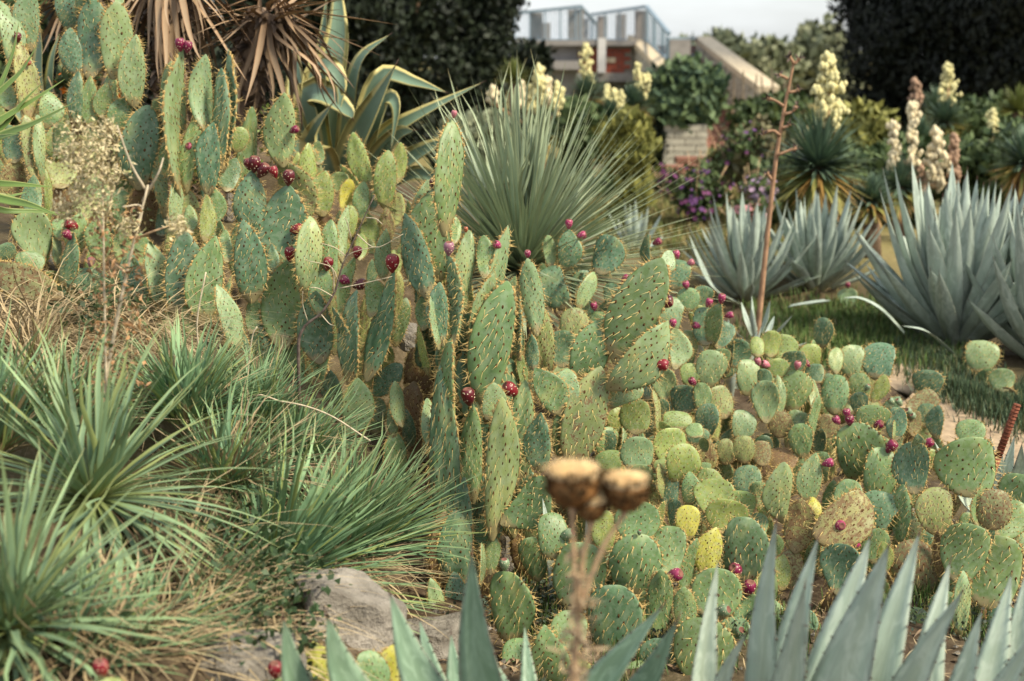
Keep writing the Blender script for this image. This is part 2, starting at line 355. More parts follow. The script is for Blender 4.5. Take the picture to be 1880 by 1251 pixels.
def make_pad(seed, kind):
    r = np.random.default_rng(seed)
    E = kind == 'E'
    W = 0.42 if E else 0.86; T = 0.054 if E else 0.072
    p, q = (r.uniform(.66, .9), r.uniform(.6, .95)) if E else (r.uniform(.5, .68), r.uniform(.36, .46))
    sx = p / (p + q); nm = sx ** p * (1 - sx) ** q
    def width(s): return max(0.13 if E else .16, 0) * (1 - s) ** 3 * .8 + (s ** p * (1 - s) ** q / nm) * (1 - .12 * (1 - s) ** 2)
    bend, bx, tw = r.uniform(-.16, .16), r.uniform(-.09, .09), r.uniform(-.4, .4); asy = r.uniform(-.16, .16); sk = r.uniform(-.06, .06)
    cup = r.uniform(-.10, .10); ph = r.uniform(0, 6, 4)
    def centre(s): return np.array([bx * math.sin(s * math.pi), bend * (s - s * s) * 2.2, s])
    def surf(s, a):
        ca, sa = math.cos(a), math.sin(a)
        w = width(s) * W / 2 * (1 + .03 * math.sin(5 * s + ph[0]) + .025 * math.sin(9 * s + ph[1] + (2 if ca > 0 else 0))) * (1 + asy * np.sign(ca) * math.sin(s * 3.1))
        thick = T / 2 * (0.55 + .45 * min(1, width(s) * 1.2)) * min(1, (1 - s) * 9) ** .5 * (1.35 - .35 * min(1, s * 5))
        x = w * np.sign(ca) * abs(ca) ** .9; y = thick * np.sign(sa) * abs(sa) ** .75
        y += cup * x * x / W * 2 + .010 * math.sin(x * 14 / W + ph[2]) * math.sin(s * 8 + ph[3])
        t = tw * (s - .3); c, d = math.cos(t), math.sin(t)
        return centre(s) + np.array([x * c - y * d, x * d + y * c, sk * x / W * math.sin(s * 3.14) * 2])
    nS, nA = 22, 24
    SS = [0.0] + [0.5 * (1 - math.cos(math.pi * (k / (nS - 1)) ** .92)) for k in range(1, nS)]
    SS[-1] = .9985
    # areoles in a diamond lattice on both faces and closer along the edge
    sp = 0.088 if E else 0.148
    areoles = []; row = 0; s = .06
    while s < .97:
        half = width(s) * W / 2
        for k in range(-8, 9):
            x = (k + (row % 2) * .5) * sp * .95 + r.normal() * .006
            if abs(x) < half * .86:
                for sg in (1, -1):
                    a = math.acos(max(-1, min(1, np.sign(x) * abs(x / (half + 1e-6)) ** (1 / .9)))) * sg
                    areoles.append((s + r.normal() * .006, a, False))
        s += sp * .55; row += 1
    s = .07
    while s < .985:
        for a0 in (0, math.pi): areoles.append((min(.99, s + r.normal() * .01), a0 + r.normal() * .12, True))
        s += sp * (.42 if s < .8 else .25)
    AP = []
    for s, a, e in areoles:
        s = min(max(s, .01), .99); p0 = surf(s, a); n = np.cross(surf(s, a + .02) - surf(s, a - .02), surf(min(s + .01, .997), a) - surf(s - .01, a)); n = unit(n)
        AP.append((p0, n, s, a, e))
    apos = np.array([x[0] for x in AP])
    mb = MB(); V = []; U = []
    for i, s in enumerate(SS):
        for k in range(nA):
            a = 2 * math.pi * k / nA
            # crowd the ring towards both edges a little less
            v = surf(s, a); n = np.array([0, math.sin(a), 0])
            d2 = ((apos - v) ** 2).sum(1).min()
            v = v + n * (.0045 if E else .008) * math.exp(-d2 / (2 * (sp * .17) ** 2))
            V.append(v); U.append((abs(math.cos(a)), s))
    F = [(i * nA + k, i * nA + (k + 1) % nA, (i + 1) * nA + (k + 1) % nA, (i + 1) * nA + k) for i in range(nS - 1) for k in range(nA)]
    F += [tuple(range(nA - 1, -1, -1)), tuple((nS - 1) * nA + k for k in range(nA))]
    mb.add(V, F, U); pad = mb.mesh('pad', M_PAD)
    mb = MB(); rs = .0030 if E else .0048
    down = unit(np.array([r.uniform(-.5, .5), 0, -1.0]))
    for p0, n, s, a, e in AP:
        # glochid tuft
        x, y, z = frame_np(n, (0, 0, 1)); g = (.0155 if E else .023) * r.uniform(.7, 1.2) * (1.1 if e else 1)
        ring = [p0 - n * .002 + (x * math.cos(t) * .8 + y * math.sin(t) * 1.2) * g for t in (0, 1.05, 2.1, 3.14, 4.19, 5.24)]
        mb.add(ring + [p0 + n * g * (1.4 if e else .4)], [(i, (i + 1) % 6, 6) for i in range(6)], None, 2 if (e or (not E and r.random() < .25)) else 1)
        if E:
            k = r.integers(1, 4) if e else r.choice([0, 0, 1, 1, 2]); L0 = (.055, .11)
        else:
            k = r.integers(1, 4) if e else r.choice([0, 0, 0, 1, 1, 2]); L0 = (.09, .19)
        if s > .93: k = min(k, 2)
        for _ in range(k):
            if e: dr = unit(n * 1.0 + r.normal(size=3) * .45 + down * .15)
            else: dr = unit(n * .55 + down * r.uniform(.3, .9) + r.normal(size=3) * .22)
            spike(mb, p0, dr, r.uniform(*L0), rs * r.uniform(.7, 1.1), 0)
        if e:
            for _ in range(3): spike(mb, p0, unit(n + r.normal(size=3) * .5), (.022 if E else .03) * r.uniform(.6, 1.4), rs * .8, 2)
    return pad, mb.mesh('spines', [M_SPINE, M_AREOLE, M_GLOCHID], False), W
PADS = {k: [make_pad(100 + 17 * i + (50 if k == 'R' else 0), k) for i in range(13)] for k in 'ER'}

def fruit_mat():
    m, N, L, b = new_mat('fruit_skin', 0.33, 0.45)
    oi = N.new('ShaderNodeObjectInfo'); n = noise(N, L, 3, 4); n2 = noise(N, L, 9, 5)
    c = mix(N, L, 1.0, oi.outputs['Color'], ramp(N, L, n.outputs[0], [(0.3, (.6, .6, .6)), (0.7, (1, 1, 1))]), 'MULTIPLY')
    c = mix(N, L, ramp(N, L, n2.outputs[0], [(0.5, 0.0), (0.8, 0.25)]), c, (.4, .2, .2))
    L.new(c, b.inputs['Base Color']); bump(N, L, b, n2.outputs[0], 0.1, 0.01); return m
M_FRUIT = fruit_mat(); M_FDOT = plain('fruit_areole', (.72, .6, .42), 0.9, 0.1, 0.2, 60, 0); M_FTOP = plain('fruit_top', (.2, .09, .07), 0.9, 0.1, 0.3, 60, 0)
def make_fruit(seed):
    r = np.random.default_rng(seed); mb = MB(); nS, nA = 13, 16
    prof = [(0, .22), (.06, .32), (.18, .55), (.34, .80), (.52, .97), (.68, 1.0), (.82, .93), (.92, .78), (.975, .58), (.985, .42), (.96, .33), (.945, .18), (.94, .02)]
    el = r.uniform(1.15, 1.4)
    V = []; U = []
    for i, (z, w) in enumerate(prof):
        for k in range(nA):
            a = 2 * math.pi * k / nA; V.append((w * math.cos(a), w * math.sin(a), z * 2 * el)); U.append((k / nA, z))
    F = [(i * nA + k, i * nA + (k + 1) % nA, (i + 1) * nA + (k + 1) % nA, (i + 1) * nA + k) for i in range(nS - 1) for k in range(nA)] + [tuple((nS - 1) * nA + k for k in range(nA))]
    mb.add(V, F[:8 * nA], U, 0); s = mb.n
    mb.add(V, F[8 * nA:], U, 2)
    for i in range(34):
        z = r.uniform(.25, .96); w = np.interp(z, [p[0] for p in prof[:9]], [p[1] for p in prof[:9]]); a = r.uniform(0, 6.28)
        p = np.array([w * math.cos(a), w * math.sin(a), z * 2 * el]); n = unit(np.array([math.cos(a), math.sin(a), (z - .55) * 1.2])); x, y, q = frame_np(n, (0, 0, 1))
        g = r.uniform(.06, .105); mb.add([p + (x * math.cos(t) + y * math.sin(t)) * g for t in (0, 1.26, 2.5, 3.77, 5.03)] + [p + n * .05], [(k, (k + 1) % 5, 5) for k in range(5)], None, 1)
    return mb.mesh('fruit', [M_FRUIT, M_FDOT, M_FTOP]), el
FRUITS = [make_fruit(40 + i) for i in range(4)]
FCOL = {'r': (.23, .008, .018), 'd': (.10, .006, .013), 'p': (.36, .035, .12), 'k': (.55, .17, .22), 'g': (.2, .3, .17), 'v': (.32, .14, .19), 'o': (.5, .13, .05), 'm': (.22, .01, .06)}
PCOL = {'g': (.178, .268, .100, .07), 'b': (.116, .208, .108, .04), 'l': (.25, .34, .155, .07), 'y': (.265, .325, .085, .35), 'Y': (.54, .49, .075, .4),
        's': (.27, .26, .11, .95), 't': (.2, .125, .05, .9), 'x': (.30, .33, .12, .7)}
PAD_N = [0]
KIND = [None]
def pad_part(base, tip, wm, face, col, parent, pr):
    axis = A3(tip) - A3(base); Ln = np.linalg.norm(axis)
    kind = 'R' if wm / Ln > (0.60 if KIND[0] is None else .9) else 'E'
    me, sp, W = PADS[kind][pr.integers(len(PADS[kind]))]
    to = unit(A3(cam.location) - A3(base)); ax = unit(axis)
    to = unit(to - ax * (to @ ax)); right = np.cross(ax, to); right = right if right[0] > 0 else -right
    f = R(face); n = to * math.cos(f) + right * math.sin(f)
    if pr.random() < .5: n = -n
    thick = min(1.25, max(.8, (.32 if kind == 'E' else .21) / Ln)) * Ln
    m = mat_of(ax, n, base, (wm / W, thick, Ln))
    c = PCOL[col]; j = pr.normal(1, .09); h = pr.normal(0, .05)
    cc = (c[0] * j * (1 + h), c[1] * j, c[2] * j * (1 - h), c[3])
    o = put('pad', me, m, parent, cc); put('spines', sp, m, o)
    PAD_N[0] += 1
    return o
def cactus(label, d0, tables, fruits, seed, k=0.0006, twins=.45, group='prickly pears in the bed', d_of=None, lean=.5, paddle=False):
    """tables: (origin x, origin y, zoom, [(base x, base y, tip x, tip y, width, facing, colour, depth offset)...])"""
    pr = np.random.default_rng(seed); L = []; KIND[0] = 'E' if paddle else None
    for ox, oy, s, rows in tables:
        for rw in rows:
            bx, by, tx, ty, w, face, col = rw[:7]; dd = rw[7] if len(rw) > 7 else 0
            L.append([ox + bx / s, oy + by / s, ox + tx / s, oy + ty / s, w / s, face, col, dd])
    my = sum(q[1] for q in L) / len(L); mx = sum(q[0] for q in L) / len(L)
    out = []
    for q in L:
        d = (d_of(q[0], q[1]) if d_of else d0) - k * (q[1] - my) + q[7] + pr.normal() * .02
        out.append(dict(b=(q[0], q[1]), t=(q[2], q[3]), w=q[4], f=q[5], c=q[6], db=d, dt=d + pr.normal() * .04 * lean + .02, own=d))
    # a pad grows out of the pad its base lies on
    def segdist(p, a, b):
        ab = (b[0] - a[0], b[1] - a[1]); t = max(0, min(1, ((p[0] - a[0]) * ab[0] + (p[1] - a[1]) * ab[1]) / (ab[0] ** 2 + ab[1] ** 2 + 1e-6)))
        return math.hypot(p[0] - a[0] - ab[0] * t, p[1] - a[1] - ab[1] * t), t
    for q in out:
        best = None
        for o in out:
            if o is q or o['b'][1] <= q['b'][1] + 6: continue
            dist, t = segdist(q['b'], o['b'], o['t'])
            wd = o['w'] / 2 * abs(math.cos(R(o['f']))) + 6
            if dist < wd * (1.0 if t < .99 else 1.6) and t > .25:
                sc_ = dist / wd + abs(o['own'] - q['own']) * 2
                if best is None or sc_ < best[0]: best = (sc_, o, t)
        q['par'] = best
    for q in out:
        if q['par']:
            o, t = q['par'][1], q['par'][2]; dp = o['db'] * (1 - t) + o['dt'] * t
            sh = max(-.03, min(.03, q['own'] - dp)); q['dt'] += dp + sh - q['db']; q['db'] = dp + sh
    base = on_ground(mx, d0 if not d_of else d_of(mx, my))
    root = thing('prickly_pear', label, 'cactus', base, group)
    made = []
    for q in out:
        b, t = P(*q['b'], q['db']), P(*q['t'], q['dt'])
        b_, t_ = b, t; ln_ = t - b; t = t + ln_ * (.035 if paddle else .05); b = b - ln_ * .03
        o = pad_part(b, t, q['w'] * (1.22 if paddle else 1.2) * M2(q['db']), q['f'], q['c'], root, pr); made.append((q, o, b, t))
        if not q['par']:
            # older pads that carry it, down to the soil
            p = b; n = 0
            while p.z > ground(p.x, p.y) + .02 and n < 7:
                ln = min(max(.16, (t - b).length * pr.uniform(.7, 1.0)), max(.1, p.z - ground(p.x, p.y) + .08))
                nb = p + Vector((pr.normal() * .05 * ln / .2, abs(pr.normal()) * .03 + .01, -ln))
                gz = ground(nb.x, nb.y)
                if nb.z < gz - .06: nb.z = gz - .06
                hi = p.z - gz
                pad_part(nb, p + Vector((0, .008, .02)), ln * pr.uniform(.5, .72) * (1 if q['w'] > 30 else .8), pr.uniform(-45, 35), 't' if hi < .15 and pr.random() < .6 else pr.choice(list('ggbxs')), root, pr)
                p = nb; n += 1
        for _ in range(int(twins + pr.random())):
            off = pr.choice([-1, 1]) * q['w'] * pr.uniform(.35, .95); lw = (q['b'][1] - q['t'][1]) * pr.uniform(.35, .75) + 12
            dd = q['db'] + pr.uniform(.06, .24)
            b2, t2 = P(q['b'][0] + off, q['b'][1] + lw, dd), P(q['t'][0] + off * 1.3, q['t'][1] + lw, dd)
            if b2.z < ground(b2.x, b2.y) - .12: continue
            pad_part(b2, t2, q['w'] * M2(dd) * pr.uniform(.85, 1.1), pr.uniform(-50, 45), pr.choice(list('gggbbbyx')), root, pr)
    for ox, oy, s, rows in fruits:
        for fx, fy, fr, fc in rows:
            x, y = ox + fx / s, oy + fy / s; best = None
            for q, o, b, t in made:
                dist, tt = segdist((x, y), q['b'], q['t'])
                e = dist - q['w'] / 2 * abs(math.cos(R(q['f']))) * (.9 if tt < .8 else .3) + (0 if tt > .5 else 30)
                if best is None or e < best[0]: best = (e, q, o, tt)
            _, q, o, tt = best
            d = q['db'] * (1 - tt) + q['dt'] * tt - .012
            rm = fr / s * M2(d) * .92; me, el = FRUITS[pr.integers(4)]
            ctr = A3(P(x, y, d)); near = A3(P(q['b'][0] + (q['t'][0] - q['b'][0]) * min(tt, .9), q['b'][1] + (q['t'][1] - q['b'][1]) * min(tt, .9), d + .012))
            ax = unit(unit(ctr - near) + np.array([0, -.08, .45]))
            c = FCOL[fc]; jj = pr.uniform(.85, 1.2)
            put('fruit', me, mat_of(ax, (0, 1, .2), ctr - ax * rm * el, (rm, rm, rm)), o, (c[0] * jj, c[1] * jj, c[2] * jj, 1))
    return root

C1 = (0, 0, 2.979); C2 = (440, 0, 2.979); C5 = (0, 380, 2.979); C6 = (440, 380, 2.979); C6B = (700, 180, 2.605); C7R = (700, 640, 2.316)
C7 = (900, 380, 2.978); C8 = (1380, 380, 2.978); C11 = (900, 800, 2.774); C12 = (1380, 800, 2.774); ZL = (1080, 640, 3.91); ZR = (1580, 620, 5.213)
cactus('tall prickly pear with yellowing trunk at the picture edge beside green yucca', 4.5, [(*C1, [
    (70, 378, -5, 10, 112, 20, 'l', -.1), (165, 275, 165, -60, 120, 20, 'l'), (150, 650, 100, 235, 112, 25, 'x'), (190, 985, 140, 640, 112, 25, 'x'), (228, 1000, 205, 640, 62, 40, 'l'),
    (250, 700, 265, 505, 110, 5, 'g', .1), (80, 890, 50, 690, 120, -20, 'b'), (190, 1200, 185, 965, 90, -10, 'b'), (60, 600, 20, 420, 90, -10, 'g', .2)])],
    [(*C1, [(98, 207, 22, 'd'), (150, 347, 18, 'o')])], 1, paddle=True)
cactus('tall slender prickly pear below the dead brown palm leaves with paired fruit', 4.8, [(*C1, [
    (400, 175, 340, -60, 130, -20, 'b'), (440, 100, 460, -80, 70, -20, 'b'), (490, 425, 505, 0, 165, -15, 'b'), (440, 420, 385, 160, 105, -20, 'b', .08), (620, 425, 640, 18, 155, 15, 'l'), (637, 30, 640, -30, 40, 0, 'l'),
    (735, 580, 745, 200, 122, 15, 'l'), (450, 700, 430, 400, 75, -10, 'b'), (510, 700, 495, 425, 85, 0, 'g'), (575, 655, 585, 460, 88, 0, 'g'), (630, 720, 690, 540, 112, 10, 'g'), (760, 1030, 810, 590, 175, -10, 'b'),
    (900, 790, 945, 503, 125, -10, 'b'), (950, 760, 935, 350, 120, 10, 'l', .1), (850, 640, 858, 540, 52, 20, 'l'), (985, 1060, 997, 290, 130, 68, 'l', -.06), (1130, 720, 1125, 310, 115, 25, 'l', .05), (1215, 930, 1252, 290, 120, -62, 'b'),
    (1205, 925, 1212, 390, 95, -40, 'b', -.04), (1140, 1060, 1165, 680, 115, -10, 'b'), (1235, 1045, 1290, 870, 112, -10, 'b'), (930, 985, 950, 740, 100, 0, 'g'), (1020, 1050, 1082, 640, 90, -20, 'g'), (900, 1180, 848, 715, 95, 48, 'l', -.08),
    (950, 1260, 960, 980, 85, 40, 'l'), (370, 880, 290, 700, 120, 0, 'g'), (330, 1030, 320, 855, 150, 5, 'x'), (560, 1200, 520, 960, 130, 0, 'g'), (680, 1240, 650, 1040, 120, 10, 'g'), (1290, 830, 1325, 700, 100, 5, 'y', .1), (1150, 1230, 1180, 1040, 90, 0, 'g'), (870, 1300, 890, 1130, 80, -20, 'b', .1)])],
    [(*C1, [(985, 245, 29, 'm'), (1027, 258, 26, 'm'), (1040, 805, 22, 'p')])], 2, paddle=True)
cactus('yellow-green prickly pear clump in front of the striped agave', 5.2, [(*C2, [
    (235, 905, 245, 518, 150, 10, 'l', -.3), (400, 1080, 375, 790, 82, 10, 'y'), (430, 900, 430, 775, 75, 0, 'g', .1), (450, 1180, 470, 940, 128, 10, 'y'), (320, 1080, 320, 840, 72, 20, 'y'), (720, 1030, 622, 733, 98, -10, 'y'), (800, 1145, 812, 832, 106, 5, 'y'),
    (805, 1330, 800, 1140, 60, 0, 's'), (860, 1000, 880, 785, 72, 10, 'y', .1), (570, 1160, 602, 985, 88, 30, 'Y'), (340, 1260, 330, 1060, 125, 5, 'Y'), (540, 1060, 552, 945, 90, -10, 'g'), (670, 1220, 678, 1000, 80, 0, 'g'), (700, 1350, 705, 1180, 90, 10, 'y'), (720, 1150, 730, 1050, 80, -20, 'b'),
    (600, 1300, 610, 1130, 80, 10, 'y'), (830, 1250, 870, 1060, 70, -20, 'x')]), (*C6, [(660, 420, 660, 200, 80, 10, 'y'), (830, 420, 850, 240, 90, 0, 'y'), (880, 330, 900, 190, 70, -10, 'y'), (700, 320, 720, 180, 90, 10, 'y'), (560, 330, 560, 160, 90, 10, 'y')])],
    [(*C2, [(297, 712, 24, 'm')])], 3, twins=1.2, paddle=True)
def dC(x, y): return 4.25 + max(0, 560 - y) * .0012
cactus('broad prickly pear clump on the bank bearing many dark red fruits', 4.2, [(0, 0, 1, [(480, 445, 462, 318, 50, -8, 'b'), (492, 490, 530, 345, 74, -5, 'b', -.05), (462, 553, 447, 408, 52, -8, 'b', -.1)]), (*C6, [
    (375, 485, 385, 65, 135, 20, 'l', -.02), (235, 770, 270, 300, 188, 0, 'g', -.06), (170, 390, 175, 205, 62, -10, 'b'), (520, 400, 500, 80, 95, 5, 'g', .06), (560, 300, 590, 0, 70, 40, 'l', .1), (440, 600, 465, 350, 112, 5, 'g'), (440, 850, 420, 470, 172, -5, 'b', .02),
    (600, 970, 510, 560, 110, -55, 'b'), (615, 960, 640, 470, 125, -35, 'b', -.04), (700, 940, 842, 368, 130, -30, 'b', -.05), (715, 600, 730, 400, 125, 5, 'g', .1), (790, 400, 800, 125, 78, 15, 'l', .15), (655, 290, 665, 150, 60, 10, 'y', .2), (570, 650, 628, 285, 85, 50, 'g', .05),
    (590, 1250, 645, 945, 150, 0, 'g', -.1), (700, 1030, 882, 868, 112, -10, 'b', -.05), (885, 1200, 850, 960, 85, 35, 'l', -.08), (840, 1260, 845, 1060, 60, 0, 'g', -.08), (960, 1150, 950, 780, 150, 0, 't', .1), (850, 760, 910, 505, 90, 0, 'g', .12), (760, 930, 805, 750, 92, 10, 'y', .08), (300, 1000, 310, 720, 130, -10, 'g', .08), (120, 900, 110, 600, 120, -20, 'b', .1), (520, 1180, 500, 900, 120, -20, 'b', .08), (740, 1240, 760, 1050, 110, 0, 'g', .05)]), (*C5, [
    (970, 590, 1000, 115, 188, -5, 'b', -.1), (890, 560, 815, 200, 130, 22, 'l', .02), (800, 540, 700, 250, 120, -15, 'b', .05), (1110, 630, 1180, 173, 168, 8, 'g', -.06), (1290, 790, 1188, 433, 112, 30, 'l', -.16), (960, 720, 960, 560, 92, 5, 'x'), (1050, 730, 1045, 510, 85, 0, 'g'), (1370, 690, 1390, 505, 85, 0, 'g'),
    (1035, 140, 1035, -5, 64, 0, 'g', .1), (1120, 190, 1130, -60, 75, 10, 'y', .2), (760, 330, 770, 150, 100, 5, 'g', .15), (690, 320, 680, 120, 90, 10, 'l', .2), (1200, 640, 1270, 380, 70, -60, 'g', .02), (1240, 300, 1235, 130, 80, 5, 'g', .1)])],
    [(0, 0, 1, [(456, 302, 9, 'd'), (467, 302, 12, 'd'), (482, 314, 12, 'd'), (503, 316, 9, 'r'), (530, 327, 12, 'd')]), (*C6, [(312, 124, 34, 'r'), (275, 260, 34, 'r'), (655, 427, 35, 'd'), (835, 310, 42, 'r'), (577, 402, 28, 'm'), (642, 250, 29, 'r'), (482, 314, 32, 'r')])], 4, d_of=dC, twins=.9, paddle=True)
cactus('low prickly pear behind the beige dry weed with fallen yellow pad', 4.3, [(*C5, [
    (215, 300, 160, 33, 172, 10, 'l'), (160, 370, 195, 255, 130, 0, 'g'), (315, 330, 300, 148, 62, 45, 'l'), (340, 430, 402, 150, 95, -30, 'b'), (350, 180, 330, 70, 90, 0, 'g', .1), (480, 470, 470, 340, 170, 0, 'b'), (330, 490, -20, 325, 165, 5, 's', -.1), (60, 290, 20, 205, 110, -10, 'b'), (560, 300, 540, 60, 120, 5, 'g', .2), (430, 260, 440, 40, 110, 0, 'g', .25), (480, 120, 470, -60, 110, 5, 'x', .3)])],
    [(*C5, [(395, 100, 33, 'r'), (370, 155, 26, 'm'), (497, 303, 24, 'v')])], 5, twins=.3)
cactus('tallest prickly pear standing in the middle with upright paddle pads', 3.95, [(*C6B, [
    (300, 650, 332, 118, 130, 30, 'g', .1), (258, 880, 245, 450, 172, -8, 'g', -.02), (225, 950, 118, 563, 132, -22, 'b', .03), (215, 700, 222, 400, 80, 55, 'l', .06), (335, 1190, 318, 755, 95, -62, 'b', -.07), (352, 1720, 333, 1170, 110, -58, 'g', -.06), (385, 1040, 418, 645, 88, 30, 'l', .08), (490, 860, 490, 663, 78, 0, 'g', .15),
    (370, 950, 370, 750, 64, 10, 'g', .1), (440, 1190, 602, 628, 110, 56, 'l', .04), (428, 1200, 535, 850, 100, 45, 'l', .02), (495, 1475, 600, 895, 178, -5, 'g', -.02), (610, 1120, 640, 860, 62, 40, 'l', .06), (740, 1130, 700, 778, 98, 15, 'l', .02), (660, 1250, 660, 955, 80, -74, 'b', .03), (272, 1200, 235, 955, 62, 55, 'l', .05),
    (290, 1180, 280, 890, 92, -5, 'b', .1), (200, 1110, 190, 960, 85, 0, 'g', .1), (660, 1230, 640, 1080, 92, 5, 'g', .1), (730, 1300, 720, 1135, 64, -20, 'b', .05), (340, 700, 345, 560, 60, 0, 'g', .1)]), (*C7R, [
    (270, 750, 250, 92, 118, -10, 'b', -.06), (230, 480, 195, 220, 60, 30, 'l', 0), (335, 980, 352, 560, 112, -15, 'b', -.06), (470, 800, 512, 225, 128, 15, 'l', -.12), (590, 580, 612, 148, 108, 0, 'g', -.06), (390, 650, 392, 250, 92, 5, 'g', -.02), (515, 745, 695, 555, 150, -5, 'g', -.1), (330, 1010, 330, 690, 132, -5, 'b', -.08),
    (270, 1010, 270, 700, 110, 0, 't', 0), (240, 1200, 210, 983, 68, 25, 'l', -.2), (305, 1190, 312, 950, 92, -10, 'b', -.14), (462, 960, 472, 790, 58, 0, 'g', -.1), (680, 520, 680, 280, 110, -20, 'b', .12), (130, 480, 140, 150, 130, 0, 't', .25), (450, 300, 480, 150, 90, 10, 'l', .04), (560, 800, 540, 560, 100, -10, 'g', 0), (420, 1010, 425, 830, 60, 70, 'l', -.16)])],
    [(*C6B, [(253, 412, 25, 'd'), (323, 722, 28, 'v'), (348, 78, 15, 'k'), (557, 705, 20, 'p'), (700, 747, 17, 'p'), (405, 630, 12, 'o')]), (*C7R, [(370, 207, 34, 'd'), (552, 177, 34, 'r')])], 6, k=.0002, twins=.7, paddle=True)
cactus('prickly pear with wide pads leaning to the side above thistle heads', 4.0, [(*C7, [
    (440, 1400, 600, 888, 215, 20, 'x', -.05), (490, 960, 625, 620, 180, 10, 'g', .0), (690, 845, 935, 300, 235, -5, 'g', -.02), (925, 330, 988, 243, 80, 10, 'l', 0), (650, 990, 962, 635, 200, 18, 'l', -.06), (640, 1090, 832, 1000, 110, 15, 'l', -.02), (385, 1128, 248, 888, 148, 5, 'g', -.08), (420, 1092, 422, 890, 138, 5, 'l', -.13)])],
    [(*C7, [(950, 517, 40, 'd'), (928, 857, 38, 'r')])], 7, k=.0001, twins=.2, paddle=True)
def dH(x, y): return 5.05 - (y - 560) * .0014
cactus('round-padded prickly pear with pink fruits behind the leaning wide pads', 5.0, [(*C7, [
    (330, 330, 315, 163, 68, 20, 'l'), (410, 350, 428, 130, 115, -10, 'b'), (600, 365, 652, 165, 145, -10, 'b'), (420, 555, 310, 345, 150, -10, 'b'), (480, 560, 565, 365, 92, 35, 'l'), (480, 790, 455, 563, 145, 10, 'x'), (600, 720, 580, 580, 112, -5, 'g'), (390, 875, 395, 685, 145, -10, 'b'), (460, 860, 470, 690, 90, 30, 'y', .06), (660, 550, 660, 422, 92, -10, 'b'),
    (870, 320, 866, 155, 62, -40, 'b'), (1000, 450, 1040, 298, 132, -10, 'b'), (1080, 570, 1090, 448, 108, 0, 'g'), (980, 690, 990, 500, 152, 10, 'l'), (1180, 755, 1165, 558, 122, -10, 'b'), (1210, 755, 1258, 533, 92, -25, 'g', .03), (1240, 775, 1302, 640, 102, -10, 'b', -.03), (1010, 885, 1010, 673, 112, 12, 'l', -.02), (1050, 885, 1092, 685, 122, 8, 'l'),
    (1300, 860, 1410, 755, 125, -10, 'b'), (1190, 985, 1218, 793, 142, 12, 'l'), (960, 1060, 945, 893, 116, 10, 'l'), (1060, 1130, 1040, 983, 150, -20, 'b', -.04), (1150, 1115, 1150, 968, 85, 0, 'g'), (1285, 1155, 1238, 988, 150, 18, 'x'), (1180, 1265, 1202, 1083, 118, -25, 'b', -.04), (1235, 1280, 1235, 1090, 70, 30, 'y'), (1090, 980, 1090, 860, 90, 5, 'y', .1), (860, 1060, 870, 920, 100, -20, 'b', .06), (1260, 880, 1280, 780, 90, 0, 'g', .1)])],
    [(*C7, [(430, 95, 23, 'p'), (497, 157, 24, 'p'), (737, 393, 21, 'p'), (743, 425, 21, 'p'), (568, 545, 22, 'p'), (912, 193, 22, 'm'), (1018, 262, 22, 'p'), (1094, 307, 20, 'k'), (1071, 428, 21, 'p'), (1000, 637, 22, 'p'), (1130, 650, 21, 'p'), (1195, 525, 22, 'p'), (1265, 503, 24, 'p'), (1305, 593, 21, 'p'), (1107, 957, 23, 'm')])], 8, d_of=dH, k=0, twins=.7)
def dI(x, y): return 5.3 - (y - 640) * .0030 if y > 640 else 5.6
cactus('round-padded prickly pear spreading beside the sandy path with paired pink fruits', 5.0, [(*C7, [(1400, 1028, 1400, 843, 120, 15, 'l'), (1370, 1275, 1372, 1118, 122, 10, 'l')]), (*C8, [
    (78, 1178, 75, 960, 126, 12, 'l'), (220, 1118, 237, 903, 162, 0, 'g'), (60, 990, 62, 890, 70, -10, 'b'), (135, 1155, 140, 928, 62, 20, 'l', .05), (335, 1135, 330, 948, 54, 30, 'l'), (330, 1255, 366, 1038, 90, 60, 'g'), (450, 1130, 467, 928, 132, -5, 'g'), (460, 915, 466, 775, 74, 18, 'l'), (545, 935, 560, 763, 122, 8, 'l'), (695, 945, 722, 753, 158, -8, 'b'),
    (590, 1055, 592, 915, 105, 0, 'g'), (660, 1068, 726, 923, 82, 28, 'y'), (385, 768, 397, 613, 96, -15, 'b'), (240, 905, 240, 793, 112, -10, 'b'), (320, 900, 330, 755, 112, 10, 'y'), (350, 965, 355, 862, 90, -10, 'b'), (170, 845, 177, 703, 118, 8, 'y'), (100, 820, 115, 683, 95, 12, 'y'), (30, 820, 30, 715, 70, 10, 'y'), (140, 935, 140, 833, 105, 8, 'y'),
    (150, 1260, 160, 1125, 115, 5, 's'), (250, 1260, 250, 1118, 110, 0, 'g'), (590, 1135, 590, 1018, 85, -10, 'b'), (520, 1130, 520, 1058, 62, 10, 'l'), (420, 1010, 415, 915, 70, -10, 'b'), (400, 1260, 420, 1140, 100, 0, 's', .1)]), (*ZL, [(985, 830, 985, 655, 110, 5, 'x'), (1115, 820, 1122, 635, 140, 5, 'x'), (1250, 840, 1250, 670, 135, 5, 's'), (1400, 900, 1380, 720, 180, 0, 't', .1), (1540, 780, 1520, 550, 150, -5, 'g')])],
    [(*C8, [(250, 868, 22, 'k'), (297, 857, 23, 'm'), (35, 848, 20, 'k'), (78, 862, 23, 'k'), (630, 990, 18, 'g')])], 9, d_of=dI, k=0, twins=.6)
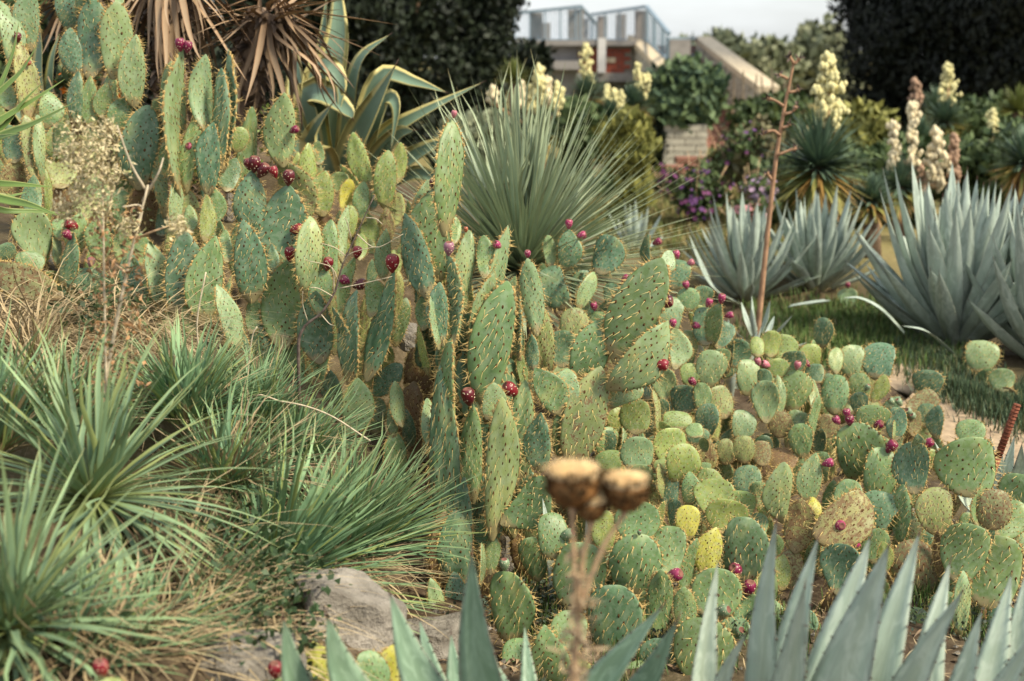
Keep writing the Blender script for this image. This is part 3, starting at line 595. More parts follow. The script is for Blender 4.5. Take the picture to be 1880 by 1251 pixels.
cactus('small prickly pear standing on the sandy path bearing green buds', 5.0, [(*C8, [
    (960, 1032, 960, 898, 142, -10, 'b', .3), (850, 1125, 1005, 1030, 112, 5, 's', .2), (1010, 1265, 1022, 1093, 92, -20, 'b'), (950, 1205, 960, 1080, 92, -10, 'b', .1), (880, 1250, 900, 1120, 70, 30, 's')])],
    [(*C8, [(765, 1065, 20, 'g'), (808, 1070, 20, 'g'), (862, 1122, 21, 'g'), (882, 1145, 21, 'g')])], 10, twins=0, k=0)
cactus('single round green prickly pear pad standing out on the pale sand', 4.7, [(*C8, [(1200, 1300, 1200, 1168, 138, 0, 'g'), (1230, 1380, 1215, 1270, 100, 0, 'g', .05)])], [], 11, twins=0)
cactus('blurred prickly pear pad under the big blue agave', 6.2, [(*C8, [(1250, 905, 1245, 738, 156, 5, 'l'), (1370, 1010, 1370, 888, 118, 5, 'g', -.3), (1300, 1010, 1290, 890, 110, 0, 'g', -.1)])], [], 12, twins=0)
def dJ(x, y): return 3.95 - (y - 900) * .0010
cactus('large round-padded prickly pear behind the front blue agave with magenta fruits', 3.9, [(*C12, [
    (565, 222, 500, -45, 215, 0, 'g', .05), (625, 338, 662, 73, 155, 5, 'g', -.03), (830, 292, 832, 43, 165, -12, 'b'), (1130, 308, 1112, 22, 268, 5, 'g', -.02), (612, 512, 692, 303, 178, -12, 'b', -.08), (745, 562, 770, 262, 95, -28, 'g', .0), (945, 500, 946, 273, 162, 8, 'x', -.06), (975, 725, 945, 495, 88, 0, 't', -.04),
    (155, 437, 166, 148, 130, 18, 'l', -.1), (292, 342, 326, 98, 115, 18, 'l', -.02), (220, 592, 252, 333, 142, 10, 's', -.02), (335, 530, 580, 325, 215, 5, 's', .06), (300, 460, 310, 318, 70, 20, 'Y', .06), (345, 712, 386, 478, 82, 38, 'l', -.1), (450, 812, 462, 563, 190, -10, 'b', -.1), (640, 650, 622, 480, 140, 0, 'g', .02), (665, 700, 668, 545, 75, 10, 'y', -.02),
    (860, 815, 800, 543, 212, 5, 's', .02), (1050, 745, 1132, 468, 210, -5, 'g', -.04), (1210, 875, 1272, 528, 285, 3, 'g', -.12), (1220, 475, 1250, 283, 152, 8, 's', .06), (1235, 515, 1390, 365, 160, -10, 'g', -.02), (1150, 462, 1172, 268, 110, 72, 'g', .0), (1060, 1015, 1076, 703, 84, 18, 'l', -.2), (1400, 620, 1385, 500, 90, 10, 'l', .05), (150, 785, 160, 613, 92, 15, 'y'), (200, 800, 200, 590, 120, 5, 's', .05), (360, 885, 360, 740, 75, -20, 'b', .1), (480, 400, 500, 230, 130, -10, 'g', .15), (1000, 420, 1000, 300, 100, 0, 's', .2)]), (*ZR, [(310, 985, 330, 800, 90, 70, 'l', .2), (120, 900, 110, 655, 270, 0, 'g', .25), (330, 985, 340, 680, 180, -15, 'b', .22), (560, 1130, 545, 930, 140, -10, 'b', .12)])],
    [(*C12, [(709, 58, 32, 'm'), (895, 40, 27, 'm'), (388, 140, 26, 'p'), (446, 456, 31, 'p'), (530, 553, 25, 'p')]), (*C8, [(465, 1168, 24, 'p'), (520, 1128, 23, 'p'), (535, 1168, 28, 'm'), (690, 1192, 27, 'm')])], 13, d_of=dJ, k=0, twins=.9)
def dK(x, y): return 4.1 - max(0, y - 850) * .0020
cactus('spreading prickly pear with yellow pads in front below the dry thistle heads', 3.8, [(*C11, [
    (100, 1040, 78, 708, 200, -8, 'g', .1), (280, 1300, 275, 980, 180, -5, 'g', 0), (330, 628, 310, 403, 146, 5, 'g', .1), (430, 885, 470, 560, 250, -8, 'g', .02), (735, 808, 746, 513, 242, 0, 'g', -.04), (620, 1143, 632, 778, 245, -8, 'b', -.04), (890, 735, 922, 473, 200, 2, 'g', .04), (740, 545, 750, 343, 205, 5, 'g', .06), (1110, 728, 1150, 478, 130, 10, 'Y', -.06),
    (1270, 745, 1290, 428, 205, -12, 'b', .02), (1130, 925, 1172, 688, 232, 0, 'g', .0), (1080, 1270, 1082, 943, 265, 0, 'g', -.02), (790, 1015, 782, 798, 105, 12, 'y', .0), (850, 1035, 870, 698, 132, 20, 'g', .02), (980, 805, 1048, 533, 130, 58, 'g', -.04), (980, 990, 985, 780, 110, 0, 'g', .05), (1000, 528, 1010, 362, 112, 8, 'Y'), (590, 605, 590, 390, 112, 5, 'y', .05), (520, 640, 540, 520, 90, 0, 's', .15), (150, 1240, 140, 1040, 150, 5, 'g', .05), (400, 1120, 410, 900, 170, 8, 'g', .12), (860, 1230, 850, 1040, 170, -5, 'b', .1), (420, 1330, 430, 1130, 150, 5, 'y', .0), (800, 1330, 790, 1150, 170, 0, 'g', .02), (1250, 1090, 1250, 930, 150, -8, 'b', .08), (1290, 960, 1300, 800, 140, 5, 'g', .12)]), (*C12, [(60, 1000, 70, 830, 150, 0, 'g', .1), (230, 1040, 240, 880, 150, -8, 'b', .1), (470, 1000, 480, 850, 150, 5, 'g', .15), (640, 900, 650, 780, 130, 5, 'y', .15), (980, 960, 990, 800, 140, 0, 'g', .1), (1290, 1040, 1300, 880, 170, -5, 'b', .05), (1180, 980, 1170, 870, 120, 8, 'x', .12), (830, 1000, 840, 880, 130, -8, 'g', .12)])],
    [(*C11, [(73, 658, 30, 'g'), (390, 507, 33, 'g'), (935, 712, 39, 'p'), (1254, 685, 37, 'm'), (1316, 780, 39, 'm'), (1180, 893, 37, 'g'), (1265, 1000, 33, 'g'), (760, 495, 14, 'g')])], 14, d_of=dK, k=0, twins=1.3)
def dL(x, y): return 4.5 - max(0, y - 740) * .0028
cactus('yellow-green round-padded prickly pear mass in the middle of the bed', 4.3, [(*C11, [
    (965, 242, 985, 48, 152, 10, 'y', -.05), (740, 172, 755, 13, 155, 8, 'l'), (620, 185, 622, 78, 122, -10, 'g'), (1100, 345, 1112, 173, 122, 5, 'y'), (1130, 415, 1152, 228, 182, 0, 'y', -.03), (1190, 495, 1212, 333, 192, 5, 'y', -.05), (1270, 435, 1282, 288, 172, 0, 'y', -.02), (1310, 320, 1316, 158, 132, -12, 'b'), (910, 380, 920, 203, 102, -20, 'b', .04), (1010, 360, 1016, 188, 92, -8, 'g'),
    (770, 275, 770, 153, 105, 5, 'l'), (930, 165, 930, -30, 152, 12, 'y', .05), (590, 115, 600, -20, 112, -12, 'b'), (890, 330, 860, 150, 70, 60, 'x', .0), (860, 480, 880, 340, 80, 60, 'y', 0), (950, 480, 940, 330, 90, -20, 'b', .08), (1360, 520, 1370, 400, 90, 0, 'g'), (1350, 360, 1365, 240, 80, 10, 'l', .05), (1070, 470, 1075, 360, 110, -5, 'g', .06)]), (*ZL, [(340, 610, 330, 375, 200, 0, 'y', .05), (250, 650, 190, 440, 160, 10, 'y', .02), (130, 740, 130, 490, 130, -15, 'b', .02), (225, 740, 240, 500, 60, 70, 'l', -.03), (480, 660, 460, 310, 80, 65, 'x', -.02), (530, 520, 510, 370, 120, -15, 'b', .08), (640, 580, 640, 455, 190, 10, 'y', .08), (780, 640, 770, 540, 110, 0, 'g', .1), (540, 900, 540, 800, 120, 5, 'y', .05), (500, 640, 560, 540, 120, 5, 'y', .1), (830, 880, 830, 820, 120, 0, 'g')])],
    [], 15, d_of=dL, k=0, twins=1.0)
cactus('bright yellow prickly pear pads between the front agave leaf tips', 2.52, [(0, 0, 1, [(580, 1330, 575, 1185, 78, 5, 'Y'), (720, 1335, 722, 1190, 66, 5, 'Y'), (680, 1300, 672, 1200, 60, 10, 'g', .1), (650, 1420, 640, 1300, 90, 0, 'y')])], [], 16, twins=0)
cactus('prickly pear at the bottom edge showing a blurred red fruit by the straw', 2.05, [(0, 0, 1, [(195, 1330, 200, 1248, 70, 0, 'y')])], [(0, 0, 1, [(186, 1228, 17, 'r')])], 17, twins=0)
cactus('prickly pear at the bottom edge showing a blurred red fruit next to agave', 2.25, [(0, 0, 1, [(510, 1330, 510, 1250, 70, 0, 'g')])], [(0, 0, 1, [(506, 1232, 16, 'r')])], 18, twins=0)
cactus('distant small prickly pear with one red fruit between the blue agaves', 8.3, [(*C8, [(520, 560, 530, 450, 90, 0, 'l')])], [(*C8, [(525, 430, 16, 'm')])], 19, twins=0)
# ------------------------------------------------------------------ agaves and other leaf rosettes
def path_leaf(pts, w, mat, hint, n=16, chan=.22, thick=.1, teeth=0, prof='agave', name='leaf', tooth=.012):
    """a fleshy leaf that follows a path; hint is the side its hollow faces"""
    S = spline(pts, n); V = []; U = []; mb = MB(); us = (-1, -.55, 0, .55, 1); hint = A3(hint)
    rows = []
    px = None
    for i, c in enumerate(S):
        t = i / (n - 1); tg = S[min(i + 1, n - 1)] - S[max(i - 1, 0)]
        x, y, z = frame_np(tg, hint)
        if px is not None and x @ px < 0: x, y = -x, -y
        px = x
        if prof == 'agave': ww = (0.72 + .28 * math.sin(min(1, t / .42) * math.pi / 2)) * max(0, 1 - max(0, (t - .38) / .62) ** 1.35)
        else: ww = (0.6 + .4 * min(1, t * 3)) * (1 - max(0, (t - .3) / .7) ** 1.6)
        ww = max(ww, .015); h = w / 2 * ww; th = w * thick * ww ** .6 * (1.6 - t)
        cc = chan * (1.15 - .5 * t)
        for u in us: V.append(c + x * h * u + y * h * cc * (u * u * 1.6 - .5)); U.append(((u + 1) / 2, t))
        for u in us: V.append(c + x * h * u * .98 + y * (h * cc * (u * u * 1.6 - .5) - th * (1 - abs(u) ** 2.2) - .0006)); U.append(((u + 1) / 2, t))
        rows.append((c, x, y, z, h, cc))
    F = []
    for i in range(n - 1):
        a, b = i * 10, (i + 1) * 10
        for k in range(4):
            F.append((a + k, a + k + 1, b + k + 1, b + k)); F.append((a + 5 + k + 1, a + 5 + k, b + 5 + k, b + 5 + k + 1))
        F.append((a + 5, a, b, b + 5)); F.append((a + 4, a + 9, b + 9, b + 4))
    mb.add(V, F, U)
    e = S[-1]; spike(mb, e - unit(S[-1] - S[-2]) * w * .06, S[-1] - S[-2], w * .3, w * .022, 1)
    if teeth:
        for k in range(teeth):
            t = .12 + .8 * k / teeth; i = t * (n - 1); a = int(i); u = i - a
            for sg in (-1, 1):
                c, x, y, z, h, cc = rows[a]; c2, x2, y2, z2, h2, cc2 = rows[min(a + 1, n - 1)]
                p = (c + x * h * sg + y * h * cc * 1.1) * (1 - u) + (c2 + x2 * h2 * sg + y2 * h2 * cc2 * 1.1) * u
                jt = tooth * (.45 + .5 * abs(math.sin(k * 5.3 + sg * 2 + w * 900))); spike(mb, p - x * sg * .002, x * sg + z * (.2 + .5 * math.sin(k * 3.1)), jt, jt * .32, 1)
    return mb.mesh(name, [mat, M_THORN])
M_THORN = plain('thorn', (.06, .025, .018), 0.5, 0.3, 0.3, 60, 0)
M_AG_BLUE = leaf_mat('agave_blue', [(0, (.48, .56, .40)), (.3, (.45, .56, .46)), (.9, (.45, .56, .47)), (1, (.12, .13, .11))], edge=(.5, .57, .48), vary=(.85, 1), rough=.5, edge_at=.9, band=(.52, .6, .44), bloom=(.6, .68, .58))
M_AG_GREEN = leaf_mat('agave_green', [(0, (.26, .34, .17)), (.4, (.21, .32, .2)), (.93, (.19, .3, .2)), (1, (.08, .05, .04))], edge=(.40, .44, .33), vary=(.82, 1), rough=.42, edge_at=.9, band=(.2, .3, .19), bloom=(.3, .42, .3))
M_AG_STRIPE = leaf_mat('agave_striped', [(0, (.2, .27, .17)), (.5, (.2, .3, .21)), (.95, (.19, .29, .2)), (1, (.2, .1, .05))], edge=(.66, .58, .24), vary=(.8, 1), rough=.42, edge_at=.66)
M_AG_GREY = leaf_mat('agave_grey', [(0, (.38, .44, .31)), (.35, (.40, .49, .42)), (.95, (.44, .53, .45)), (1, (.1, .08, .06))], edge=(.42, .47, .4), vary=(.7, 1), rough=.52, edge_at=.92, bloom=(.54, .62, .55))
M_YUCCA = leaf_mat('yucca_leaf', [(0, (.38, .37, .12)), (.12, (.28, .36, .13)), (.3, (.25, .385, .23)), (.9, (.3, .42, .2)), (1, (.4, .28, .12))], edge=(.27, .33, .13), vary=(.7, 1), extra=(.32, .38, .14), efrac=.1, rough=.5, edge_at=.82)
M_TUFT = leaf_mat('tuft_leaf', [(0, (.32, .32, .12)), (.12, (.23, .33, .11)), (.35, (.20, .37, .215)), (.85, (.29, .44, .2)), (1, (.42, .32, .15))], vary=(.6, 1), extra=(.36, .43, .14), efrac=.12, rough=.5)
M_DASY = leaf_mat('dasylirion_leaf', [(0, (.3, .33, .16)), (.15, (.29, .37, .23)), (.5, (.39, .49, .34)), (.93, (.47, .55, .34)), (1, (.45, .32, .14))], edge=(.42, .47, .27), vary=(.68, 1), rough=.45, edge_at=.75)
M_STRAW = leaf_mat('straw', [(0, (.34, .24, .12)), (.4, (.54, .41, .23)), (1, (.6, .47, .28))], vary=(.55, 1), rough=.7)
M_DEAD = leaf_mat('dead_leaf', [(0, (.22, .13, .07)), (.3, (.4, .27, .16)), (.8, (.5, .36, .23)), (1, (.36, .24, .15))], edge=(.36, .22, .12), vary=(.45, 1), rough=.7, edge_at=.7)
M_GREENLEAF = leaf_mat('green_leaf', [(0, (.1, .16, .04)), (1, (.13, .2, .05))], vary=(.5, 1), rough=.5)
M_BRIGHTLEAF = leaf_mat('bright_yucca_leaf', [(0, (.3, .32, .1)), (.3, (.15, .25, .06)), (1, (.2, .3, .08))], edge=(.36, .4, .14), vary=(.75, 1), rough=.4, edge_at=.8)

def agave_px(label, mat, leaves, d0, cx, hint_z=.9, teeth=14, cat='agave', group=None, chan=.22, name='agave', seed=0, tooth=.007, prof='agave', thick=.09):
    """leaves: (width px, depth offset, [(x, y), ...] from base to tip)"""
    base = on_ground(cx, d0); root = thing(name, label, cat, base, group); pr = np.random.default_rng(seed)
    for w, dd, pts in leaves:
        n = len(pts); P3 = []
        for i, (x, y) in enumerate(pts):
            f = i / (n - 1); P3.append(P(x, y, d0 + dd * f))
        if P3[0].z > ground(P3[0].x, P3[0].y) + .05 and len(pts) > 2 or P3[0].z > base.z + .1:
            P3 = [base + Vector((pr.normal() * .02, pr.normal() * .02, .02))] + P3 if (P3[0] - base).length > .08 else P3
        c = A3(base); tip = A3(P3[-1]); r = tip - c; hz = np.array([-r[0], -r[1], 0]); hz = unit(hz) * .45 + np.array([0, -1.0 if dd >= 0 else -.9, .45])
        put('leaf', path_leaf(P3, w * (1.08 if teeth > 8 else 1.0) * M2(d0 + dd * .5), mat, hz, chan=chan, teeth=teeth, tooth=tooth, prof=prof, thick=thick), I4, root)
    return root
# front agaves at the lower edge
agave_px('green agave with pale leaf margins in front of the boulder', M_AG_GREEN, [
    (118, .0, [(880, 1560), (895, 1330), (872, 1160), (866, 1014)]), (120, -.1, [(800, 1560), (690, 1360), (625, 1230), (600, 1130)]), (110, -.1, [(740, 1560), (590, 1380), (540, 1250), (520, 1134)]),
    (105, .05, [(850, 1560), (800, 1330), (750, 1200), (716, 1090)]), (60, .2, [(840, 1540), (815, 1320), (790, 1220), (770, 1138)]), (70, .2, [(880, 1540), (845, 1330), (835, 1250), (828, 1164)]), (100, -.25, [(900, 1620), (960, 1420), (985, 1320), (1000, 1240)]),
    (110, -.3, [(780, 1620), (700, 1480), (650, 1380), (590, 1300)])], 2.25, 830, group='front agaves', seed=2, thick=.07)
agave_px('dark green agave with two leaves crossing under the thistle stem', M_AG_GREEN, [
    (100, -.05, [(960, 1500), (1040, 1340), (1130, 1220), (1215, 1115)]), (105, -.12, [(1010, 1520), (1110, 1370), (1190, 1250), (1244, 1138)]), (45, .15, [(985, 1450), (975, 1300), (968, 1220), (963, 1150)]), (50, .2, [(960, 1470), (930, 1300), (905, 1230), (890, 1190)]), (90, -.2, [(1020, 1520), (1120, 1420), (1220, 1340), (1300, 1290)])], 2.35, 990, group='front agaves', seed=3, thick=.07)
agave_px('tiny agave spikes poking up between the round pads', M_AG_BLUE, [(22, 0, [(1010, 1010), (1003, 960), (996, 914)]), (22, 0, [(1085, 1060), (1080, 1000), (1076, 948)]), (34, -.1, [(1000, 1180), (1008, 1140), (1018, 1104)])], 3.75, 1030, teeth=5, seed=4, group='front agaves')
agave_px('grey-blue agave with upright toothed leaves beside green buds', M_AG_BLUE, [
    (64, .0, [(1330, 1560), (1290, 1330), (1296, 1180), (1318, 1030)]), (80, -.05, [(1420, 1560), (1400, 1330), (1404, 1120), (1425, 958)]), (95, .0, [(1460, 1560), (1440, 1330), (1462, 1140), (1502, 988)]), (92, -.15, [(1440, 1560), (1440, 1340), (1458, 1200), (1477, 1077)]), (56, -.1, [(1360, 1540), (1310, 1340), (1330, 1240), (1370, 1163)]), (70, -.2, [(1390, 1560), (1350, 1420), (1330, 1340), (1300, 1270)])], 2.35, 1400, group='front agaves', seed=5, thick=.07)
agave_px('grey-blue agave with three broad leaves leaning together', M_AG_BLUE, [
    (95, .05, [(1490, 1580), (1500, 1340), (1545, 1150), (1598, 986)]), (120, -.1, [(1480, 1600), (1520, 1360), (1575, 1170), (1632, 1000)]), (105, .05, [(1560, 1580), (1590, 1340), (1640, 1140), (1688, 978)]), (50, .15, [(1600, 1500), (1620, 1340), (1635, 1260), (1655, 1192)]), (80, -.25, [(1500, 1600), (1480, 1460), (1470, 1380), (1440, 1290)])], 2.3, 1540, group='front agaves', seed=6, thick=.07)
agave_px('grey-blue agave with bright leaf sweeping up beside the pale upright pad', M_AG_BLUE, [
    (90, .1, [(1700, 1560), (1690, 1340), (1712, 1170), (1744, 1032)]), (88, -.15, [(1620, 1560), (1640, 1340), (1700, 1200), (1768, 1085)]), (70, .0, [(1740, 1540), (1755, 1330), (1775, 1220), (1802, 1122)]), (76, -.1, [(1760, 1560), (1790, 1370), (1850, 1250), (1900, 1160)])], 2.3, 1700, group='front agaves', seed=7, thick=.07)
agave_px('grey-blue agave cut by the picture edge at the lower corner', M_AG_BLUE, [
    (75, .05, [(1810, 1560), (1800, 1340), (1828, 1190), (1857, 1054)]), (75, .05, [(1860, 1560), (1850, 1330), (1865, 1190), (1884, 1050)]), (80, -.1, [(1900, 1560), (1930, 1350), (1960, 1200), (1990, 1100)]), (60, -.1, [(1800, 1560), (1830, 1400), (1860, 1300), (1885, 1220)])], 2.4, 1860, group='front agaves', seed=8, thick=.07)
# agave tips behind the big round pad on the right, by the rusty bar
agave_px('small blue agave behind the big round pad at the path', M_AG_BLUE, [(38, 0, [(1815, 930), (1822, 870), (1818, 800)]), (30, 0, [(1835, 930), (1835, 880), (1840, 820)]), (34, 0, [(1840, 930), (1850, 860), (1863, 800)]), (40, -.2, [(1850, 950), (1880, 900), (1930, 860)]), (40, -.2, [(1800, 950), (1760, 900), (1715, 810)]), (36, -.1, [(1845, 950), (1870, 880), (1876, 815)])], 4.3, 1830, teeth=6, seed=9)
def agave_big(label, cx, base_y, d, n, Lm, wm, seed, elmin=15, extra=(), mat=None, spread=1.0, rx=0.1, group='blue agaves beyond the path'):
    root = None; b = on_ground(cx, d); root = thing('agave', label, 'agave', b, group); pr = np.random.default_rng(seed)
    for i in range(n):
        f = i / n; az = i * 2.39996 + pr.normal() * .15; el = R(elmin + (86 - elmin) * (f ** .75) + pr.normal() * 3)
        L = Lm * (0.72 + .28 * math.sin(f * 2.6)) * pr.uniform(.88, 1.1); r = np.array([math.cos(az) * spread, math.sin(az), 0])
        out = r * math.cos(el) + np.array([0, 0, math.sin(el)]); p0 = A3(b) + r * rx * (1 - f) + np.array([0, 0, .02 + .1 * f])
        curve = pr.uniform(-.1, .13)
        pts = [p0, p0 + out * L * .4 + r * L * .05, p0 + out * L * .75 + np.array([0, 0, 1]) * L * curve * .5 + r * L * .03, p0 + out * L + np.array([0, 0, 1]) * L * curve]
        put('leaf', path_leaf(pts, wm * pr.uniform(.85, 1.1), mat or M_AG_GREY, -r + np.array([0, 0, .4]), n=12, teeth=0, chan=.3), I4, root)
    for w, pts in extra:
        P3 = [P(*q) for q in pts]; put('leaf', path_leaf(P3, w * M2(pts[0][2]), mat or M_AG_GREY, (0, -.3, 1), n=14, teeth=0), I4, root)
    return root
agave_big('largest blue-grey agave with tall upright leaves beyond the path', 1762, 640, 7.3, 80, .78, .1, 31, 30, extra=[(15, [(1790, 690, 6.9), (1740, 640, 6.8), (1700, 608, 6.7), (1655, 598, 6.7)]), (14, [(1660, 612, 7.0), (1620, 570, 7), (1580, 548, 7), (1548, 547, 7)])])
agave_big('blue-grey agave partly out of frame at the picture edge', 1925, 640, 7.0, 50, .72, .1, 32, 32)
agave_big('medium blue-grey agave behind the reddish flower stalk', 1370, 560, 8.6, 54, .52, .068, 33, 25, extra=[(16, [(1360, 560, 8.3), (1310, 530, 8.2), (1280, 470, 8.2), (1265, 430, 8.2)])])
agave_big('blue-grey agave between the flower stalk and the largest agave', 1500, 552, 8.8, 54, .52, .068, 34, 25, extra=[(10, [(1480, 560, 8.2), (1520, 552, 8.1), (1460, 560, 8), (1445, 566, 8)])])
agave_big('small blue agave right under the flower stalk foot', 1395, 620, 6.6, 10, .17, .035, 35, 10)
agave_big('small blue agave half hidden behind the spiky fountain plant', 1165, 430, 9.5, 16, .3, .045, 36, 5)
agave_big('small blue agave at the cactus edge below the flower stalk', 1345, 600, 5.9, 8, .3, .05, 37, 40)
# striped agave on the bank
agave_px('striped agave with yellow leaf margins on the bank', M_AG_STRIPE, [
    (62, .1, [(610, 330), (600, 180), (620, 60), (618, -60)]), (34, .1, [(570, 330), (585, 200), (590, 100), (600, -10)]), (36, -.1, [(625, 320), (640, 200), (660, 110), (715, 64)]), (52, -.15, [(600, 330), (580, 200), (590, 120), (625, 150), (622, 210)]),
    (60, -.2, [(590, 340), (570, 240), (565, 175), (600, 175), (640, 205), (648, 218)]), (72, -.3, [(620, 350), (650, 270), (690, 190), (726, 120)]), (40, -.1, [(640, 340), (665, 230), (700, 140), (760, 150), (820, 170)]), (42, -.25, [(660, 350), (700, 260), (760, 215), (885, 152)]),
    (36, -.25, [(670, 330), (690, 230), (712, 180), (728, 200), (718, 275)]), (60, -.3, [(590, 350), (550, 290), (530, 240), (545, 190)]), (56, -.3, [(650, 360), (690, 300), (730, 250), (760, 240)]), (40, .2, [(560, 320), (545, 200), (540, 120), (530, 20)]), (70, -.35, [(610, 370), (590, 310), (575, 250), (610, 190)]),
    (40, -.2, [(690, 340), (740, 300), (790, 270), (840, 250)]), (30, -.3, [(700, 350), (760, 320), (800, 330), (830, 350)])], 6.7, 625, teeth=0, chan=.3, seed=10)
agave_px('striped agave with yellow margins behind the far prickly pear', M_AG_STRIPE, [
    (30, 0, [(90, 260), (90, 180), (95, 110), (110, 60)]), (30, 0, [(110, 260), (130, 190), (150, 140), (180, 120)]), (30, 0, [(60, 260), (50, 180), (30, 100), (20, 40)]), (34, 0, [(80, 260), (70, 150), (72, 80), (66, 0)]), (30, .1, [(100, 260), (115, 150), (130, 60), (140, 0)]), (26, -.1, [(70, 260), (30, 200), (0, 170), (-20, 160)])], 6.0, 85, teeth=0, chan=.3, seed=11)
# bright yucca reaching in from the edge
agave_px('bright green yucca reaching in from the picture edge', M_BRIGHTLEAF, [
    (17, 0, [(-120, 300), (0, 222), (60, 185), (120, 145)]), (22, -.1, [(-120, 320), (0, 252), (60, 228), (140, 186)]), (16, 0, [(-120, 290), (0, 170), (40, 130), (70, 80)]), (16, .1, [(-120, 300), (-20, 190), (20, 110), (35, 40)]), (15, 0, [(-120, 340), (0, 338), (50, 340), (100, 344)]), (15, .1, [(-120, 350), (0, 362), (30, 358), (50, 352)]),
    (20, -.1, [(-120, 350), (10, 368), (60, 378), (112, 398)]), (14, .1, [(-120, 360), (0, 386), (60, 388), (140, 392)]), (14, 0, [(-120, 340), (0, 240), (40, 190), (80, 150)]), (14, -.1, [(-120, 330), (-20, 262), (10, 250), (40, 245)])], 3.9, -130, teeth=0, chan=.3, cat='yucca', name='yucca', seed=12, prof='strap')

# ------------------------------------------------------------------ strap-leaf rosettes (each leaf a part)
def blade_mesh(seed, droop, w, L=1, mat=None, seg=7, fold=.22):
    mb = MB(); pr = np.random.default_rng(seed)
    blade(mb, (0, 0, 0), (0, 0, 1), (0, 1, 0), 1, w, droop, seg, fold, side=pr.normal() * .05, wob=pr.normal())
    return mb.mesh('leaf', mat)
def rosette(label, c, n, L, w, mat, seed, name='yucca', cat='yucca', elr=(-15, 88), droop=(.0, .25), group=None, dead=0, facing=None, stem=None, k_el=.8, tilt=(0, 0)):
    pr = np.random.default_rng(seed); root = thing(name, label, cat, c, group)
    ms = [blade_mesh(seed * 10 + i, pr.uniform(*droop), w / L, mat=mat) for i in range(6)]
    dm = [blade_mesh(seed * 10 + 7 + i, pr.uniform(.1, .5), w / L * .8, mat=M_DEAD) for i in range(3)] if dead else None
    for i in range(n + dead):
        isd = i >= n; f = (i / n) if not isd else 0
        az = i * 2.39996 + pr.normal() * .2
        el = R(elr[0] + (elr[1] - elr[0]) * f ** k_el + pr.normal() * 5) if not isd else R(pr.uniform(-75, elr[0] + 8))
        r = np.array([math.cos(az), math.sin(az), 0]); out = r * math.cos(el) + np.array([0, 0, math.sin(el)]) + np.array([tilt[0], tilt[1], 0]); up = -r * math.sin(el) + np.array([0, 0, math.cos(el)])
        ll = L * pr.uniform(.72, 1.08); sl = pr.uniform(.8, 1.2)
        put('leaf', (dm if isd else ms)[pr.integers(3 if isd else 6)], mat_of(out, up, A3(c) + r * .012, (ll * sl, ll, ll)), root)
    if stem:
        mb = MB(); g = ground(c[0], c[1]); tube(mb, [(c[0], c[1], g - .1), (c[0], c[1], (g + c[2]) / 2), tuple(c)], [stem * 1.1, stem, stem * .8], 10)
        put('trunk', mb.mesh('trunk', M_BARK), I4, root)
    return root
M_BARK = plain('yucca_bark', (.16, .11, .075), 0.95, 0.1, 0.5, 30, 0.8)
rosette('green yucca rosette with broad straps in front of the dry weed', P(170, 915, 2.75), 200, .39, .0145, M_YUCCA, 41, group='front yucca rosettes', dead=36, elr=(-42, 84), k_el=1.25)
rosette('green yucca rosette cut by the lower picture corner', P(18, 1155, 2.25), 200, .34, .0135, M_YUCCA, 42, group='front yucca rosettes', dead=44, elr=(-35, 86), k_el=1.15)
rosette('blue-green fountain of stiff straight leaves behind the tallest cactus', P(957, 497, 5.5), 300, .80, .019, M_DASY, 44, name='desert_spoon', cat='desert spoon', elr=(-25, 89), droop=(-.03, .05), dead=40, stem=.09, k_el=.95)

def fill_leaves():
    """the finer inner leaves of the fountain plant"""
    o = [q for q in bpy.data.objects if q.name.startswith('desert_spoon')][0]; c = A3(o.location); pr = np.random.default_rng(45); mb = MB()
    for i in range(420):
        az = pr.uniform(0, 6.283); el = math.asin(pr.uniform(-.2, 1)); r = np.array([math.cos(az), math.sin(az), 0])
        blade(mb, c, r * math.cos(el) + np.array([0, 0, math.sin(el)]), -r * math.sin(el) + np.array([0, 0, math.cos(el)]), .78 * pr.uniform(.6, 1.05), .014, pr.uniform(-.03, .06), 5, .25)
    put('inner_leaves', mb.mesh('inner_leaves', M_DASY), I4, (o, Matrix.Translation(o.location)), kind='stuff')
fill_leaves()
# grass-like tufts: leaves too fine to pick apart
def tuft(label, c, n, L, w, seed, elr=(5, 85), tilt=(0, 0), mat=None, dead=.05, name='grass_tuft', group='fine-leaved tufts on the bank', droop=(.02, .3), rad=.05):
    pr = np.random.default_rng(seed); root = thing(name, label, 'grass tuft', c, group); mb = MB(); mb2 = MB()
    for i in range(n):
        az = pr.uniform(0, 6.283); el = R(elr[0] + (elr[1] - elr[0]) * pr.random() ** .8); r = np.array([math.cos(az), math.sin(az), 0])
        out = unit(r * math.cos(el) + np.array([tilt[0], tilt[1], math.sin(el)])); q = A3(c) + r * pr.random() * rad; q[2] = ground(q[0], q[1]) + .01 if rad > .06 else q[2]
        isd = pr.random() < dead
        blade(mb2 if isd else mb, q, out, (0, 0, 1) - out * out[2] + r * -.01, L * pr.uniform(.55, 1.1), w * pr.uniform(.7, 1.2), pr.uniform(*droop) * (1.3 if isd else 1), 6, .2, side=pr.normal() * .16, wob=pr.normal() * 1.5)
    put('leaves', mb.mesh('leaves', mat or M_TUFT), I4, root, kind='stuff')
    if mb2.n: put('dead_leaves', mb2.mesh('dead_leaves', M_STRAW), I4, root, kind='stuff')
    return root
rosette('blue-green yucca rosette with fine leaves sweeping over the boulder', P(490, 1085, 3.1), 290, .43, .0115, M_TUFT, 46, group='front yucca rosettes', dead=24, elr=(-12, 84), k_el=1.0, tilt=(.42, .08), droop=(.02, .22))
